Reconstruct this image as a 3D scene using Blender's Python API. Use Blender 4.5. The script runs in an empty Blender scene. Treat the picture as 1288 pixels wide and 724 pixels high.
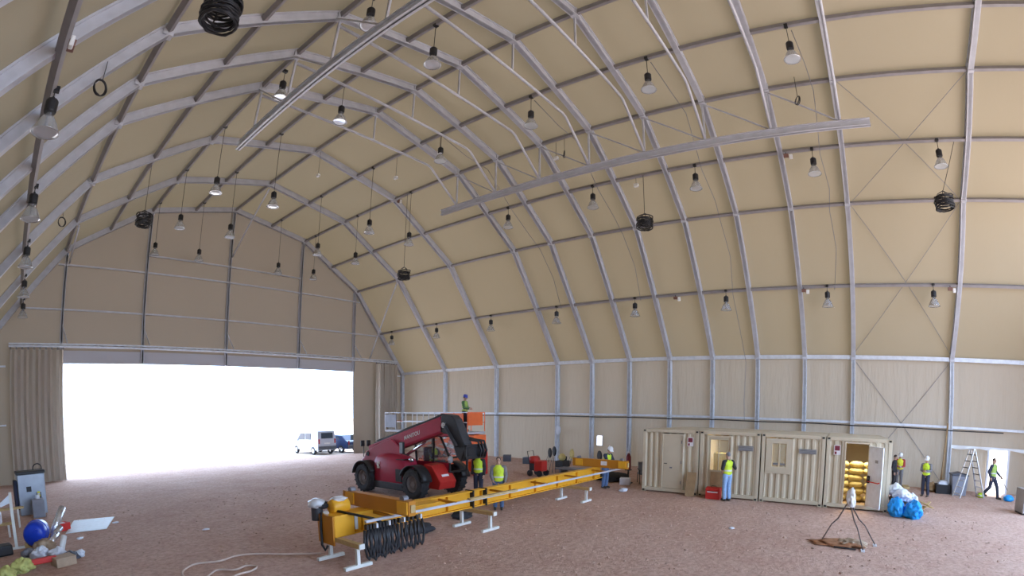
import bpy, bmesh, math, random
from mathutils import Vector, Matrix, noise
random.seed(7)
PI = math.pi
C = bpy.context.scene.collection
sc = bpy.context.scene

# ------------------------------------------------------------------ camera
cd = bpy.data.cameras.new('camera'); cam = bpy.data.objects.new('camera', cd); C.objects.link(cam); sc.camera = cam
cd.type = 'PANO'; cd.panorama_type = 'FISHEYE_LENS_POLYNOMIAL'; cd.sensor_width = 36.0; cd.sensor_fit = 'HORIZONTAL'
cd.fisheye_fov = PI
cd.fisheye_polynomial_k0 = 0.0
cd.fisheye_polynomial_k1 = -0.056998136962196834
cd.fisheye_polynomial_k2 = -2.0492401335252378e-05
cd.fisheye_polynomial_k3 = 1.219194029564967e-05
cd.fisheye_polynomial_k4 = -1.225474778052406e-07
cd.shift_y = 0.3042; cd.shift_x = -0.0188
cd.clip_start = 0.1; cd.clip_end = 2000
Fv = Vector((0.81787843, 0.56626683, -0.10206254)); Uv = Vector((0.07990557, 0.06388156, 0.99475336)); Rv = Vector((0.56981574, -0.82174268, 0.00699948))
cam.matrix_world = Matrix(((Rv.x, Uv.x, -Fv.x, -12.2313), (Rv.y, Uv.y, -Fv.y, -31.8704), (Rv.z, Uv.z, -Fv.z, 3.1225), (0, 0, 0, 1)))

# ------------------------------------------------------------------ sky, sun, exposure
w = bpy.data.worlds.new('sky'); sc.world = w; w.use_nodes = True
bg = w.node_tree.nodes['Background']
bg.inputs[0].default_value = (0.52, 0.71, 1.0, 1); bg.inputs[1].default_value = 7.2
sl = bpy.data.lights.new('sun', 'SUN'); sl.energy = 13.0; sl.color = (1.0, 0.93, 0.80); sl.angle = 0.01
so = bpy.data.objects.new('sun', sl); C.objects.link(so)
so.rotation_euler = Vector((0.62, -0.25, 0.85)).to_track_quat('Z', 'Y').to_euler()
sc.view_settings.view_transform = 'Standard'; sc.view_settings.look = 'None'
sc.view_settings.exposure = 0.10; sc.view_settings.gamma = 1.0; sc.view_settings.use_curve_mapping = False

# ------------------------------------------------------------------ materials
def mat(name, col, rough=0.6, metal=0.0, var=0.06, scale=6.0, bump=0.0, bscale=30.0, spec=0.4):
    m = bpy.data.materials.new(name); m.use_nodes = True
    n = m.node_tree.nodes; l = m.node_tree.links; b = n['Principled BSDF']
    b.inputs['Roughness'].default_value = rough; b.inputs['Metallic'].default_value = metal
    b.inputs['Specular IOR Level'].default_value = spec
    tc = n.new('ShaderNodeTexCoord'); nz = n.new('ShaderNodeTexNoise'); nz.inputs['Scale'].default_value = scale
    nz.inputs['Detail'].default_value = 4; l.new(tc.outputs['Object'], nz.inputs['Vector'])
    cr = n.new('ShaderNodeValToRGB'); e = cr.color_ramp.elements
    e[0].position = 0.3; e[1].position = 0.7
    e[0].color = tuple(c * (1 - var) for c in col) + (1,); e[1].color = tuple(min(1, c * (1 + var)) for c in col) + (1,)
    l.new(nz.outputs['Fac'], cr.inputs['Fac']); l.new(cr.outputs['Color'], b.inputs['Base Color'])
    if bump:
        nb = n.new('ShaderNodeTexNoise'); nb.inputs['Scale'].default_value = bscale; l.new(tc.outputs['Object'], nb.inputs['Vector'])
        bp = n.new('ShaderNodeBump'); bp.inputs['Strength'].default_value = bump; bp.inputs['Distance'].default_value = 0.05
        l.new(nb.outputs['Fac'], bp.inputs['Height']); l.new(bp.outputs['Normal'], b.inputs['Normal'])
    return m

def membrane(name, dcol, tcol, stretch=(3.0, 3.0, 0.5), bump=0.25):
    # woven polyester tent cloth: reflects a little and lets daylight through
    m = bpy.data.materials.new(name); m.use_nodes = True
    n = m.node_tree.nodes; l = m.node_tree.links; n.remove(n['Principled BSDF'])
    d = n.new('ShaderNodeBsdfDiffuse'); t = n.new('ShaderNodeBsdfTranslucent'); ad = n.new('ShaderNodeAddShader')
    d.inputs[0].default_value = dcol + (1,)
    tc = n.new('ShaderNodeTexCoord'); mp = n.new('ShaderNodeMapping'); mp.inputs['Scale'].default_value = stretch
    l.new(tc.outputs['Object'], mp.inputs['Vector'])
    nz = n.new('ShaderNodeTexNoise'); nz.inputs['Scale'].default_value = 1.0; nz.inputs['Detail'].default_value = 5
    l.new(mp.outputs['Vector'], nz.inputs['Vector'])
    cr = n.new('ShaderNodeValToRGB'); e = cr.color_ramp.elements
    e[0].position = 0.3; e[1].position = 0.75
    e[0].color = tuple(c * 0.93 for c in tcol) + (1,); e[1].color = tuple(c * 1.05 for c in tcol) + (1,)
    l.new(nz.outputs['Fac'], cr.inputs['Fac']); l.new(cr.outputs['Color'], t.inputs['Color'])
    bp = n.new('ShaderNodeBump'); bp.inputs['Strength'].default_value = bump; bp.inputs['Distance'].default_value = 0.12
    l.new(nz.outputs['Fac'], bp.inputs['Height']); l.new(bp.outputs['Normal'], d.inputs['Normal'])
    l.new(d.outputs[0], ad.inputs[0]); l.new(t.outputs[0], ad.inputs[1]); l.new(ad.outputs[0], n['Material Output'].inputs[0])
    return m

def ground_mat(name, c0, c1, c2, sc0=0.25, sc1=7.0, bump=0.9):
    m = bpy.data.materials.new(name); m.use_nodes = True
    n = m.node_tree.nodes; l = m.node_tree.links; b = n['Principled BSDF']
    b.inputs['Roughness'].default_value = 0.95; b.inputs['Specular IOR Level'].default_value = 0.15
    tc = n.new('ShaderNodeTexCoord')
    def nz(s, det=6, rough=0.6):
        x = n.new('ShaderNodeTexNoise'); x.inputs['Scale'].default_value = s; x.inputs['Detail'].default_value = det
        x.inputs['Roughness'].default_value = rough; l.new(tc.outputs['Object'], x.inputs['Vector']); return x
    a = nz(sc0); g = nz(sc1, 8, 0.75); p = nz(1.3, 5, 0.7)
    cr = n.new('ShaderNodeValToRGB'); e = cr.color_ramp.elements
    e[0].position = 0.35; e[1].position = 0.68; e[0].color = c0 + (1,); e[1].color = c1 + (1,)
    mx = n.new('ShaderNodeMath'); mx.operation = 'ADD'; ml = n.new('ShaderNodeMath'); ml.operation = 'MULTIPLY'; ml.inputs[1].default_value = 0.5
    l.new(a.outputs['Fac'], mx.inputs[0]); l.new(p.outputs['Fac'], mx.inputs[1]); l.new(mx.outputs[0], ml.inputs[0]); l.new(ml.outputs[0], cr.inputs['Fac'])
    r2 = n.new('ShaderNodeValToRGB'); f = r2.color_ramp.elements
    f[0].position = 0.42; f[1].position = 0.66; f[0].color = (0, 0, 0, 1); f[1].color = (1, 1, 1, 1); l.new(g.outputs['Fac'], r2.inputs['Fac'])
    mix = n.new('ShaderNodeMix'); mix.data_type = 'RGBA'; l.new(cr.outputs['Color'], mix.inputs['A']); mix.inputs['B'].default_value = c2 + (1,)
    k = n.new('ShaderNodeMath'); k.operation = 'MULTIPLY'; k.inputs[1].default_value = 0.55; l.new(r2.outputs['Color'], k.inputs[0]); l.new(k.outputs[0], mix.inputs['Factor'])
    l.new(mix.outputs['Result'], b.inputs['Base Color'])
    bp = n.new('ShaderNodeBump'); bp.inputs['Strength'].default_value = bump; bp.inputs['Distance'].default_value = 0.06
    l.new(g.outputs['Fac'], bp.inputs['Height']); l.new(bp.outputs['Normal'], b.inputs['Normal'])
    return m

def clear_plastic(name, tint=(0.9, 0.95, 1.0), opac=0.55, metal=0.0):
    m = bpy.data.materials.new(name); m.use_nodes = True
    n = m.node_tree.nodes; l = m.node_tree.links; b = n['Principled BSDF']
    b.inputs['Base Color'].default_value = tint + (1,); b.inputs['Roughness'].default_value = 0.12; b.inputs['Metallic'].default_value = metal
    t = n.new('ShaderNodeBsdfTransparent'); mx = n.new('ShaderNodeMixShader'); mx.inputs[0].default_value = opac
    l.new(t.outputs[0], mx.inputs[1]); l.new(b.outputs[0], mx.inputs[2]); l.new(mx.outputs[0], n['Material Output'].inputs[0])
    return m

M = {}
M['steel'] = mat('galvanised_steel', (0.53, 0.54, 0.60), 0.5, 0.05, 0.08, 3)
M['steel_light'] = mat('pale_lit_galvanised_steel', (0.64, 0.67, 0.74), 0.45, 0.1, 0.1, 5)  # pale steel; on columns and left runway it also carries daylight
M['purlin'] = mat('shaded_purlin_steel', (0.28, 0.265, 0.28), 0.55, 0.1, 0.08, 3)  # darker than the frames: shade of the undersides put into the colour
M['steel_dark'] = mat('dull_steel', (0.22, 0.22, 0.25), 0.55, 0.3, 0.08, 4)
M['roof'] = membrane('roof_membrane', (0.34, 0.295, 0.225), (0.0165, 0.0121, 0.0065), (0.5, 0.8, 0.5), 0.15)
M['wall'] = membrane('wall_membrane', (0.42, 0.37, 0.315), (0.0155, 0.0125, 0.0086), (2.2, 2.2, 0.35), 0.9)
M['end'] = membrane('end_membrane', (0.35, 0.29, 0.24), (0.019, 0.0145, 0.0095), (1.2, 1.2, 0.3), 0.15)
M['curtain'] = membrane('curtain_cloth', (0.56, 0.50, 0.43), (0.042, 0.037, 0.031), (3, 3, .3), 0.1)
M['valance'] = membrane('valance_cloth', (0.50, 0.49, 0.52), (0.040, 0.039, 0.041), (3, 3, .3), 0.1)
M['soil'] = ground_mat('red_gravel', (0.55, 0.35, 0.28), (0.72, 0.52, 0.44), (0.26, 0.145, 0.10))
M['desert'] = ground_mat('pale_desert_soil', (0.62, 0.50, 0.42), (0.72, 0.60, 0.52), (0.5, 0.38, 0.3), 0.1, 3.0, 0.2)
M['black'] = mat('black_plastic', (0.018, 0.018, 0.022), 0.45)
M['rubber'] = mat('tyre_rubber', (0.035, 0.035, 0.04), 0.8, 0, 0.2, 8, 0.3, 20)
M['white'] = mat('white_paint', (0.80, 0.80, 0.80), 0.5)
M['acrylic'] = clear_plastic('clear_acrylic', (0.72, 0.75, 0.80), 0.62, 0.55)

# ------------------------------------------------------------------ helpers
class MB:
    def __init__(s): s.bm = bmesh.new()
    def _add(s, vs, fs):
        v = [s.bm.verts.new(x) for x in vs]
        for f in fs:
            try: s.bm.faces.new([v[i] for i in f])
            except ValueError: pass
        return v
    def box(s, c, d, rz=0.0, R=None):
        R = R or Matrix.Rotation(rz, 3, 'Z'); c = Vector(c); h = Vector(d) / 2
        vs = [c + R @ Vector((x * h.x, y * h.y, z * h.z)) for z in (-1, 1) for y in (-1, 1) for x in (-1, 1)]
        s._add(vs, [(0, 2, 3, 1), (4, 5, 7, 6), (0, 1, 5, 4), (2, 6, 7, 3), (0, 4, 6, 2), (1, 3, 7, 5)]); return s
    def bb(s, lo, hi):
        return s.box([(a + b) / 2 for a, b in zip(lo, hi)], [abs(b - a) for a, b in zip(lo, hi)])
    def frame(s, p0, p1, up):
        p0 = Vector(p0); p1 = Vector(p1); z = (p1 - p0); L = z.length; z = z / L; up = Vector(up)
        x = up.cross(z)
        if x.length < 1e-4: x = Vector((1, 0, 0)).cross(z)
        x.normalize(); y = z.cross(x); return (p0 + p1) / 2, L, Matrix((x, y, z)).transposed()
    def bar(s, p0, p1, w, h, up=(0, 0, 1)):
        c, L, R = s.frame(p0, p1, up); return s.box(c, (w, h, L), R=R)
    def ibar(s, p0, p1, w, h, up=(0, 0, 1), t=0.03, web=0.04):
        c, L, R = s.frame(p0, p1, up)
        s.box(c, (web, h, L), R=R); s.box(c + R @ Vector((0, h / 2 - t / 2, 0)), (w, t, L), R=R); return s.box(c - R @ Vector((0, h / 2 - t / 2, 0)), (w, t, L), R=R)
    def extrude(s, p0, p1, prof, up=(0, 0, 1)):
        c, L, R = s.frame(p0, p1, up); n = len(prof)
        vs = [c + R @ Vector((x, y, e * L / 2)) for e in (-1, 1) for x, y in prof]
        s._add(vs, [tuple(range(n))[::-1], tuple(range(n, 2 * n))] + [(i, (i + 1) % n, n + (i + 1) % n, n + i) for i in range(n)]); return s
    def tube(s, pts, r, seg=8, closed=False, cap=True):
        pts = [Vector(p) for p in pts]; n = len(pts); rr = r if isinstance(r, (list, tuple)) else [r] * n
        rings = []; up = None
        for i, p in enumerate(pts):
            a = pts[i - 1] if (i > 0 or closed) else p; b = pts[(i + 1) % n] if (i < n - 1 or closed) else p
            t = (b - a); t = t.normalized() if t.length > 1e-9 else Vector((0, 0, 1))
            if up is None:
                up = Vector((0, 0, 1)) if abs(t.z) < 0.9 else Vector((1, 0, 0))
            x = up - t * up.dot(t)
            if x.length < 1e-5: x = t.orthogonal()
            x.normalize(); y = t.cross(x); up = x
            rings.append([s.bm.verts.new(p + (x * math.cos(k * 2 * PI / seg) + y * math.sin(k * 2 * PI / seg)) * rr[i]) for k in range(seg)])
        m = n if closed else n - 1
        for i in range(m):
            a = rings[i]; b = rings[(i + 1) % n]
            for k in range(seg):
                try: s.bm.faces.new((a[k], a[(k + 1) % seg], b[(k + 1) % seg], b[k]))
                except ValueError: pass
        if cap and not closed:
            s.bm.faces.new(rings[0][::-1]); s.bm.faces.new(rings[-1])
        return s
    def lathe(s, prof, c=(0, 0, 0), axis='Z', seg=20, R=None):
        c = Vector(c); R = R or {'Z': Matrix.Identity(3), 'X': Matrix.Rotation(PI / 2, 3, 'Y'), 'Y': Matrix.Rotation(-PI / 2, 3, 'X')}[axis]
        rings = []
        for r, z in prof:
            if r < 1e-6: rings.append([s.bm.verts.new(c + R @ Vector((0, 0, z)))])
            else: rings.append([s.bm.verts.new(c + R @ Vector((r * math.cos(k * 2 * PI / seg), r * math.sin(k * 2 * PI / seg), z))) for k in range(seg)])
        for a, b in zip(rings, rings[1:]):
            for k in range(seg):
                k2 = (k + 1) % seg
                f = [a[k % len(a)], a[k2 % len(a)], b[k2 % len(b)], b[k % len(b)]]
                f = [v for i, v in enumerate(f) if v not in f[:i]]
                if len(f) >= 3:
                    try: s.bm.faces.new(f)
                    except ValueError: pass
        return s
    def cyl(s, c, r, h, axis='Z', seg=20):
        return s.lathe([(0, -h / 2), (r, -h / 2), (r, h / 2), (0, h / 2)], c, axis, seg)
    def prism(s, poly, lo, hi, ax='X'):
        # poly in the two other axes; extruded from lo to hi along ax
        f = {'X': lambda a, b, t: (t, a, b), 'Y': lambda a, b, t: (a, t, b), 'Z': lambda a, b, t: (a, b, t)}[ax]
        n = len(poly); vs = [f(a, b, t) for t in (lo, hi) for a, b in poly]
        s._add(vs, [tuple(range(n))[::-1], tuple(range(n, 2 * n))] + [(i, (i + 1) % n, n + (i + 1) % n, n + i) for i in range(n)]); return s
    def torus(s, c, R_, r, n=28, seg=8, rot=None, wob=0.0):
        rot = rot or Matrix.Identity(3); c = Vector(c)
        pts = [c + rot @ Vector(((R_ + random.uniform(-wob, wob)) * math.cos(i * 2 * PI / n), (R_ + random.uniform(-wob, wob)) * math.sin(i * 2 * PI / n), random.uniform(-wob, wob))) for i in range(n)]
        return s.tube(pts, r, seg, closed=True)
    def ball(s, c, d, sub=2, nz=0.0, nsc=3.0, flat=None):
        r = bmesh.ops.create_icosphere(s.bm, subdivisions=sub, radius=1.0); c = Vector(c); off = Vector((random.random() * 50,) * 3)
        for v in r['verts']:
            p = v.co.copy()
            if nz: p = p * (1 + nz * noise.noise(p * nsc + off))
            q = Vector((p.x * d[0] / 2, p.y * d[1] / 2, p.z * d[2] / 2)) + c
            if flat is not None: q.z = max(q.z, flat)
            v.co = q
        return s
    def grid(s, f, nu, nv):
        vs = [[s.bm.verts.new(f(i / nu, j / nv)) for j in range(nv + 1)] for i in range(nu + 1)]
        for i in range(nu):
            for j in range(nv): s.bm.faces.new((vs[i][j], vs[i + 1][j], vs[i + 1][j + 1], vs[i][j + 1]))
        return s
    def build(s, name, m, parent=None, smooth=False, bevel=0.0, fix=True, origin=False):
        if fix: bmesh.ops.recalc_face_normals(s.bm, faces=s.bm.faces)
        loc = Vector((0, 0, 0))
        if origin:
            co = [v.co for v in s.bm.verts]
            loc = Vector(((min(c.x for c in co) + max(c.x for c in co)) / 2, (min(c.y for c in co) + max(c.y for c in co)) / 2, min(c.z for c in co)))
            for v in s.bm.verts: v.co -= loc
        me = bpy.data.meshes.new(name); s.bm.to_mesh(me); s.bm.free()
        me.materials.append(M[m] if isinstance(m, str) else m)
        if smooth:
            for p in me.polygons: p.use_smooth = True
        o = bpy.data.objects.new(name, me); C.objects.link(o); o.location = loc
        if parent: o.parent = parent
        if bevel:
            b = o.modifiers.new('bevel', 'BEVEL'); b.width = bevel; b.segments = 2; b.limit_method = 'ANGLE'; b.angle_limit = 0.7
        return o

def tag(o, label, cat, group=None, kind=None):
    o['label'] = label; o['category'] = cat
    if group: o['group'] = group
    if kind: o['kind'] = kind
    return o
def thing(name, label, cat, loc=(0, 0, 0), rz=0.0, group=None):
    o = bpy.data.objects.new(name, None); C.objects.link(o); o.location = loc; o.rotation_euler = (0, 0, rz); o.empty_display_size = 0.2
    return tag(o, label, cat, group)
def solo(name, mb, m, label, cat, group=None, **k):
    return tag(mb.build(name, m, origin=True, **k), label, cat, group)
def struct(name, mb, m, **k):
    o = mb.build(name, m, **k); o['kind'] = 'structure'; return o
def plabel(o, text): o['label'] = text; return o
def dup(root, loc, rz, label, group=None):
    r = root.copy(); C.objects.link(r); r.location = loc; r.rotation_euler = (0, 0, rz); r['label'] = label
    if group: r['group'] = group
    for ch in list(root.children):
        c = ch.copy(); C.objects.link(c); c.parent = r
        for g in ch.children:
            d = g.copy(); C.objects.link(d); d.parent = c
    return r
ORD = ['zeroth', 'first', 'second', 'third', 'fourth', 'fifth', 'sixth', 'seventh', 'eighth', 'ninth', 'tenth', 'eleventh', 'twelfth', 'thirteenth']
# ------------------------------------------------------------------ the hangar shell
E_, P2, P4, P6 = (14.90, 6.234), (10.158, 12.316), (5.405, 15.31), (0.0, 16.409)
HALF = [E_, P2, P4, P6]
NODE = [E_, P2, P4, P6] + [(-x, z) for x, z in (P4, P2, E_)]
YB = -43.2
BACK_OPEN = 11.9      # the wall behind the photographer stands open, unseen, height set for the light inside
def offset(poly, d):
    out = []
    for i, p in enumerate(poly):
        ns = []
        for a, b in ((i - 1, i), (i, i + 1)):
            if 0 <= a and b < len(poly):
                t = Vector((poly[b][0] - poly[a][0], poly[b][1] - poly[a][1])).normalized(); ns.append(Vector((t.y, -t.x)))
        n = (ns[0] + ns[-1]).normalized(); k = d / n.dot(ns[0]); out.append((p[0] + n.x * k, p[1] + n.y * k))
    return out
FULL = [(14.90, 0.0)] + NODE + [(-14.90, 0.0)]
SKIN = [(-x if False else x, z) for x, z in offset(FULL, 0.30)]
if SKIN[3][1] < P4[1]: SKIN = offset(FULL, -0.30)
sk_e, sk_w = SKIN[1], SKIN[7]

mb = MB()
mb.grid(lambda u, v: (-15.3 + 30.6 * u, YB + (0.35 - YB) * v, 0.0), 60, 80); struct('floor', mb, 'soil')
mb = MB()
for x0, x1, y0, y1 in ((-200, 200, 0.35, 200), (-200, -15.3, YB, 0.35), (15.3, 200, YB, 0.35), (-200, 200, -200, YB)):
    mb._add([(x0, y0, 0), (x1, y0, 0), (x1, y1, 0), (x0, y1, 0)], [(0, 1, 2, 3)])
struct('terrain', mb, 'desert')

mb = MB()
for a, b in zip(SKIN[1:7], SKIN[2:8]):
    for k in range(18):
        y0 = 0.3 + (YB - 0.3) * k / 18; y1 = 0.3 + (YB - 0.3) * (k + 1) / 18
        mb._add([(a[0], y0, a[1]), (a[0], y1, a[1]), (b[0], y1, b[1]), (b[0], y0, b[1])], [(0, 1, 2, 3)])
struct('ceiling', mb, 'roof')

def wall_side(name, X, z1, holes):
    # fabric wall on the plane x = X with rectangular openings (y0, y1, z0, z1)
    ys = sorted({0.3, YB} | {h[0] for h in holes} | {h[1] for h in holes}); zs = sorted({0.0, z1} | {h[2] for h in holes} | {h[3] for h in holes})
    mb = MB()
    for a, b in zip(ys, ys[1:]):
        for c, d in zip(zs, zs[1:]):
            if any(h[0] <= a and b <= h[1] and h[2] <= c and d <= h[3] for h in holes): continue
            mb._add([(X, a, c), (X, b, c), (X, b, d), (X, a, d)], [(0, 1, 2, 3)])
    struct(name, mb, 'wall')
wall_side('wall_right', sk_e[0], sk_e[1], [(-40.55, -39.55, 0.0, 2.08), (-18.18, -17.84, 1.14, 1.72)])
wall_side('wall_left', sk_w[0], sk_w[1], [])
# end wall with the big door opening
mb = MB(); top = SKIN[1:8]
def arch_z(x):
    for a, b in zip(SKIN[1:7], SKIN[2:8]):
        if b[0] <= x <= a[0]: return a[1] + (b[1] - a[1]) * (x - a[0]) / (b[0] - a[0])
    return sk_e[1]
xs = sorted({-10.1, 10.25} | {p[0] for p in SKIN[1:8]})
for a, b in zip(xs, xs[1:]):
    lo = 6.25 if (a >= -10.11 and b <= 10.26) else 0.0
    mb._add([(a, 0.3, lo), (b, 0.3, lo), (b, 0.3, arch_z(b)), (a, 0.3, arch_z(a))], [(0, 1, 2, 3)])
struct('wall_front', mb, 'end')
mb = MB()
for a, b in zip(xs, xs[1:]):
    lo = BACK_OPEN if (a >= -10.11 and b <= 10.26) else 0.0
    mb._add([(a, YB, lo), (b, YB, lo), (b, YB, arch_z(b)), (a, YB, arch_z(a))], [(0, 1, 2, 3)])
struct('wall_back', mb, 'wall')

# ------------------------------------------------------------------ arch frames
FR = [0, 1, 2, 3, 3.5, 4, 4.5, 5, 5.5, 6, 6.5, 7.5, 8.5]
CH_Z = 15.05
for i, F in enumerate(FR):
    Y = -5.0 * F
    lab = 'grey steel arch frame set against the end wall around the big doorway' if i == 0 else '%s grey steel arch frame counted from the big doorway wall' % ORD[i]
    if i == len(FR) - 1: lab = 'grey steel arch frame closest to the hangar back, past the side doorway'
    t = thing('arch_frame', lab, 'arch frame', (0, Y, 0), group='steel arch frames of the hangar')
    for s in (1, -1):
        MB().ibar((s * 15.04, 0, 0), (s * 15.04, 0, 6.30), 0.20, 0.26, (1, 0, 0), 0.05, 0.12).build('column', 'steel_light', t)  # columns paler than the rafters, doorway light put into their colour
    off = offset(NODE, 0.14)
    if off[3][1] < P6[1]: off = offset(NODE, -0.14)
    for a, b in zip(off, off[1:]):
        n = Vector((-(b[1] - a[1]), 0, b[0] - a[0]))
        if n.z < 0: n = -n
        MB().ibar((a[0], 0, a[1]), (b[0], 0, b[1]), 0.21, 0.30, n, 0.05, 0.13).build('rafter', 'steel', t)
    for j, (x, z) in enumerate(off):
        MB().box((x - 0.02 * (1 if x > 0 else -1), 0, z - 0.01), (0.26, 0.235, 0.34)).build('node_plate', 'steel', t)
    if 3 <= F <= 6.5:
        MB().tube([(-5.42, 0, CH_Z), (3.30, 0, CH_Z), (3.55, 0, 14.98), (3.75, 0, 14.82), (5.38, 0, 13.60)], 0.055).build('tie_pipe', 'steel', t, smooth=True)
        MB().bar((0, 0, 16.3), (0, 0, CH_Z), 0.06, 0.06).build('king_post', 'steel', t)
        MB().bar((-5.42, 0, 15.2), (-5.5, 0, 13.30), 0.07, 0.07).build('hanger', 'steel', t)
        MB().bar((5.405, 0, 15.2), (5.405, 0, 13.55), 0.07, 0.07).build('hanger', 'steel', t)

# ------------------------------------------------------------------ purlins, eave beams, girts
def mid(a, b): return ((a[0] + b[0]) / 2, (a[1] + b[1]) / 2)
P1, P3, P5 = mid(E_, P2), mid(P2, P4), mid(P4, P6)
PUR = {'P1': P1, 'P2': P2, 'P3': P3, 'P4': P4, 'P5': P5, 'P6': P6}
for k in ('P1', 'P2', 'P3', 'P4', 'P5'): PUR['M' + k[1]] = (-PUR[k][0], PUR[k][1])
PUR['M1'] = (-12.36, 9.22)
side = {'P': 'right', 'M': 'left'}; names = {'1': 'lowest', '2': 'second lowest', '3': 'third from the bottom', '4': 'fourth from the bottom', '5': 'fifth from the bottom'}
for k, (x, z) in PUR.items():
    n = Vector((x, 0, 6.0)).normalized() if k != 'P6' else Vector((0, 0, 1))
    seg = {'1': (E_, P2), '2': (E_, P4), '3': (P2, P4), '4': (P2, P6), '5': (P4, P6), '6': ((5.4, 15.31), (-5.4, 15.31))}[k[1]]
    d = Vector((seg[1][0] - seg[0][0], 0, seg[1][1] - seg[0][1])); nn = Vector((d.z, 0, -d.x)).normalized()
    if nn.z < 0: nn = -nn
    if k[0] == 'M': nn.x = -nn.x
    o = Vector((x, 0, z)) + nn * 0.12
    lab = 'grey ridge purlin running along the very top of the arch' if k == 'P6' else '%s grey purlin along the %s slope of the roof' % (names[k[1]], side[k[0]])
    solo('purlin', MB().bar((o.x, 0.25, o.z), (o.x, YB + .1, o.z), 0.12, 0.17, nn), 'purlin', lab, 'purlin', 'roof purlins')
for s, nm in ((1, 'right'), (-1, 'left')):
    solo('eave_beam', MB().bar((s * 15.0, 0.2, 6.28), (s * 15.0, YB + .1, 6.28), 0.14, 0.20), 'steel_light', 'pale grey eave beam along the top of the %s fabric wall' % nm, 'beam', 'eave beams')
    solo('wall_girt', MB().bar((s * 15.06, 0.2, 3.03), (s * 15.06, YB + .1, 3.03), 0.10, 0.12), 'steel_light', 'pale grey rail halfway up the %s fabric wall' % nm, 'girt', 'wall rails')
solo('wall_cable', MB().tube([(14.86, -0.2 - 2.5 * i, 2.90 - 0.03 * (i % 2)) for i in range(17)], 0.028, 6), 'black', 'black cable clipped just under the rail of the right fabric wall', 'cable')

# crane runways
for x, z, nm in ((5.405, 13.45, 'right'), (-5.60, 13.22, 'left')):
    t = thing('crane_runway', 'grey steel crane runway beam hung under the %s side of the roof' % nm, 'crane beam', (x, -13.95, z), group='crane runway beams')
    MB().ibar((0, 0, 0), (0, -19.6, 0), 0.20, 0.28).build('rail_beam', 'steel_light' if nm == 'left' else 'steel', t)  # left beam paler than its twin: light it catches is in the colour
    for F in FR[3:10]:
        y = -5 * F + 13.95
        dx = 0.0
        MB().bar((dx, y - 0.05, 15.22 - z), (0, y - 2.45, 0.16), 0.05, 0.05).build('diagonal_brace', 'steel', t)

# ------------------------------------------------------------------ end wall steelwork
for x, nm in ((-10.158, 'left of the five'), (-5.405, 'second from the left'), (0.0, 'middle, under the ridge'), (5.405, 'fourth from the left'), (10.158, 'right of the five')):
    zt = arch_z(x) - 0.35
    t = thing('end_wall_post', 'grey post above the big doorway, %s' % nm, 'post', (x, 0.12, 6.28), group='posts above the big doorway')
    MB().ibar((0, 0, 0), (0, 0, zt - 6.28), 0.16, 0.2, (0, 1, 0), 0.04, 0.08).build('upright', 'steel', t)
    MB().bar((0.02, -0.1, 2.05), (0.30, -0.62, 1.0), 0.05, 0.05).build('bracket_strut', 'steel', t)
for z, x0, x1, nm in ((11.62, -10.6, 10.6, 'middle'), (9.15, -12.4, 12.4, 'lowest'), (12.66, -5.4, 5.4, 'topmost short')):
    solo('end_wall_girt', MB().bar((x0, 0.06, z), (x1, 0.06, z), 0.09, 0.09), 'steel', '%s of the three level rails across the wall above the doorway' % nm, 'girt', 'rails above the big doorway')
for z in (6.1, 3.08):
    for s in (-1, 1):
        solo('end_wall_girt', MB().bar((s * 13.2, 0.1, z), (s * 14.9, 0.1, z), 0.09, 0.09), 'steel_light', 'short pale rail %s on the end wall, %s of the doorway' % ('at eave height' if z > 5 else 'at head height', 'left' if s < 0 else 'right'), 'girt')
t = thing('door_track', 'silvery sliding curtain track above the big doorway', 'track', (0.55, -0.35, 7.04))
MB().bb((-13.6, -0.1, 0.0), (13.6, 0.12, 0.09)).build('lower_rail', 'steel_light', t)
MB().bb((-13.6, -0.06, 0.14), (13.6, 0.06, 0.22)).build('upper_rail', 'steel_light', t)
MB().tube([(-13.4 + i * 0.595, -0.02, 0.07 if i % 2 else 0.16) for i in range(46)], 0.02, 6).build('track_lacing', 'steel_dark', t)
for i in range(6): MB().bar((-13.0 + i * 5.2, 0.06, 0.1), (-13.0 + i * 5.2, 0.62, 0.1), 0.06, 0.06).build('track_bracket', 'steel', t)
solo('door_header', MB().bb((-10.1, 0.24, 6.25), (10.25, 0.28, 6.95)), 'valance', 'pale fabric valance strip hanging over the top of the big doorway', 'valance')
def curtain(x0, x1, n, amp, label):
    t = thing('door_curtain', label, 'curtain', ((x0 + x1) / 2, -0.35, 0.0), group='gathered doorway curtains'); wd = x1 - x0
    def f(u, v):
        a = u * n * 2 * PI; x = -wd / 2 + wd * u + 0.06 * math.sin(2 * a); y = amp * math.sin(a) * (0.75 + 0.25 * math.sin(3.1 * u * n + 5)) + 0.03 * math.sin(v * 5 + u * 9)
        return (x, y, 0.03 + 6.9 * v)
    MB().grid(f, n * 14, 16).build('cloth', 'curtain', t, smooth=True)
    for i in range(n + 1): MB().cyl((-wd / 2 + wd * i / n, 0, 6.98), 0.04, 0.12, 'Z', 8).build('runner', 'steel_dark', t)
    return t
curtain(-12.95, -10.05, 9, 0.24, 'beige fabric door curtain gathered at the left of the big doorway')
curtain(12.05, 14.1, 8, 0.26, 'beige fabric door curtain gathered at the right of the big doorway')
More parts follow.
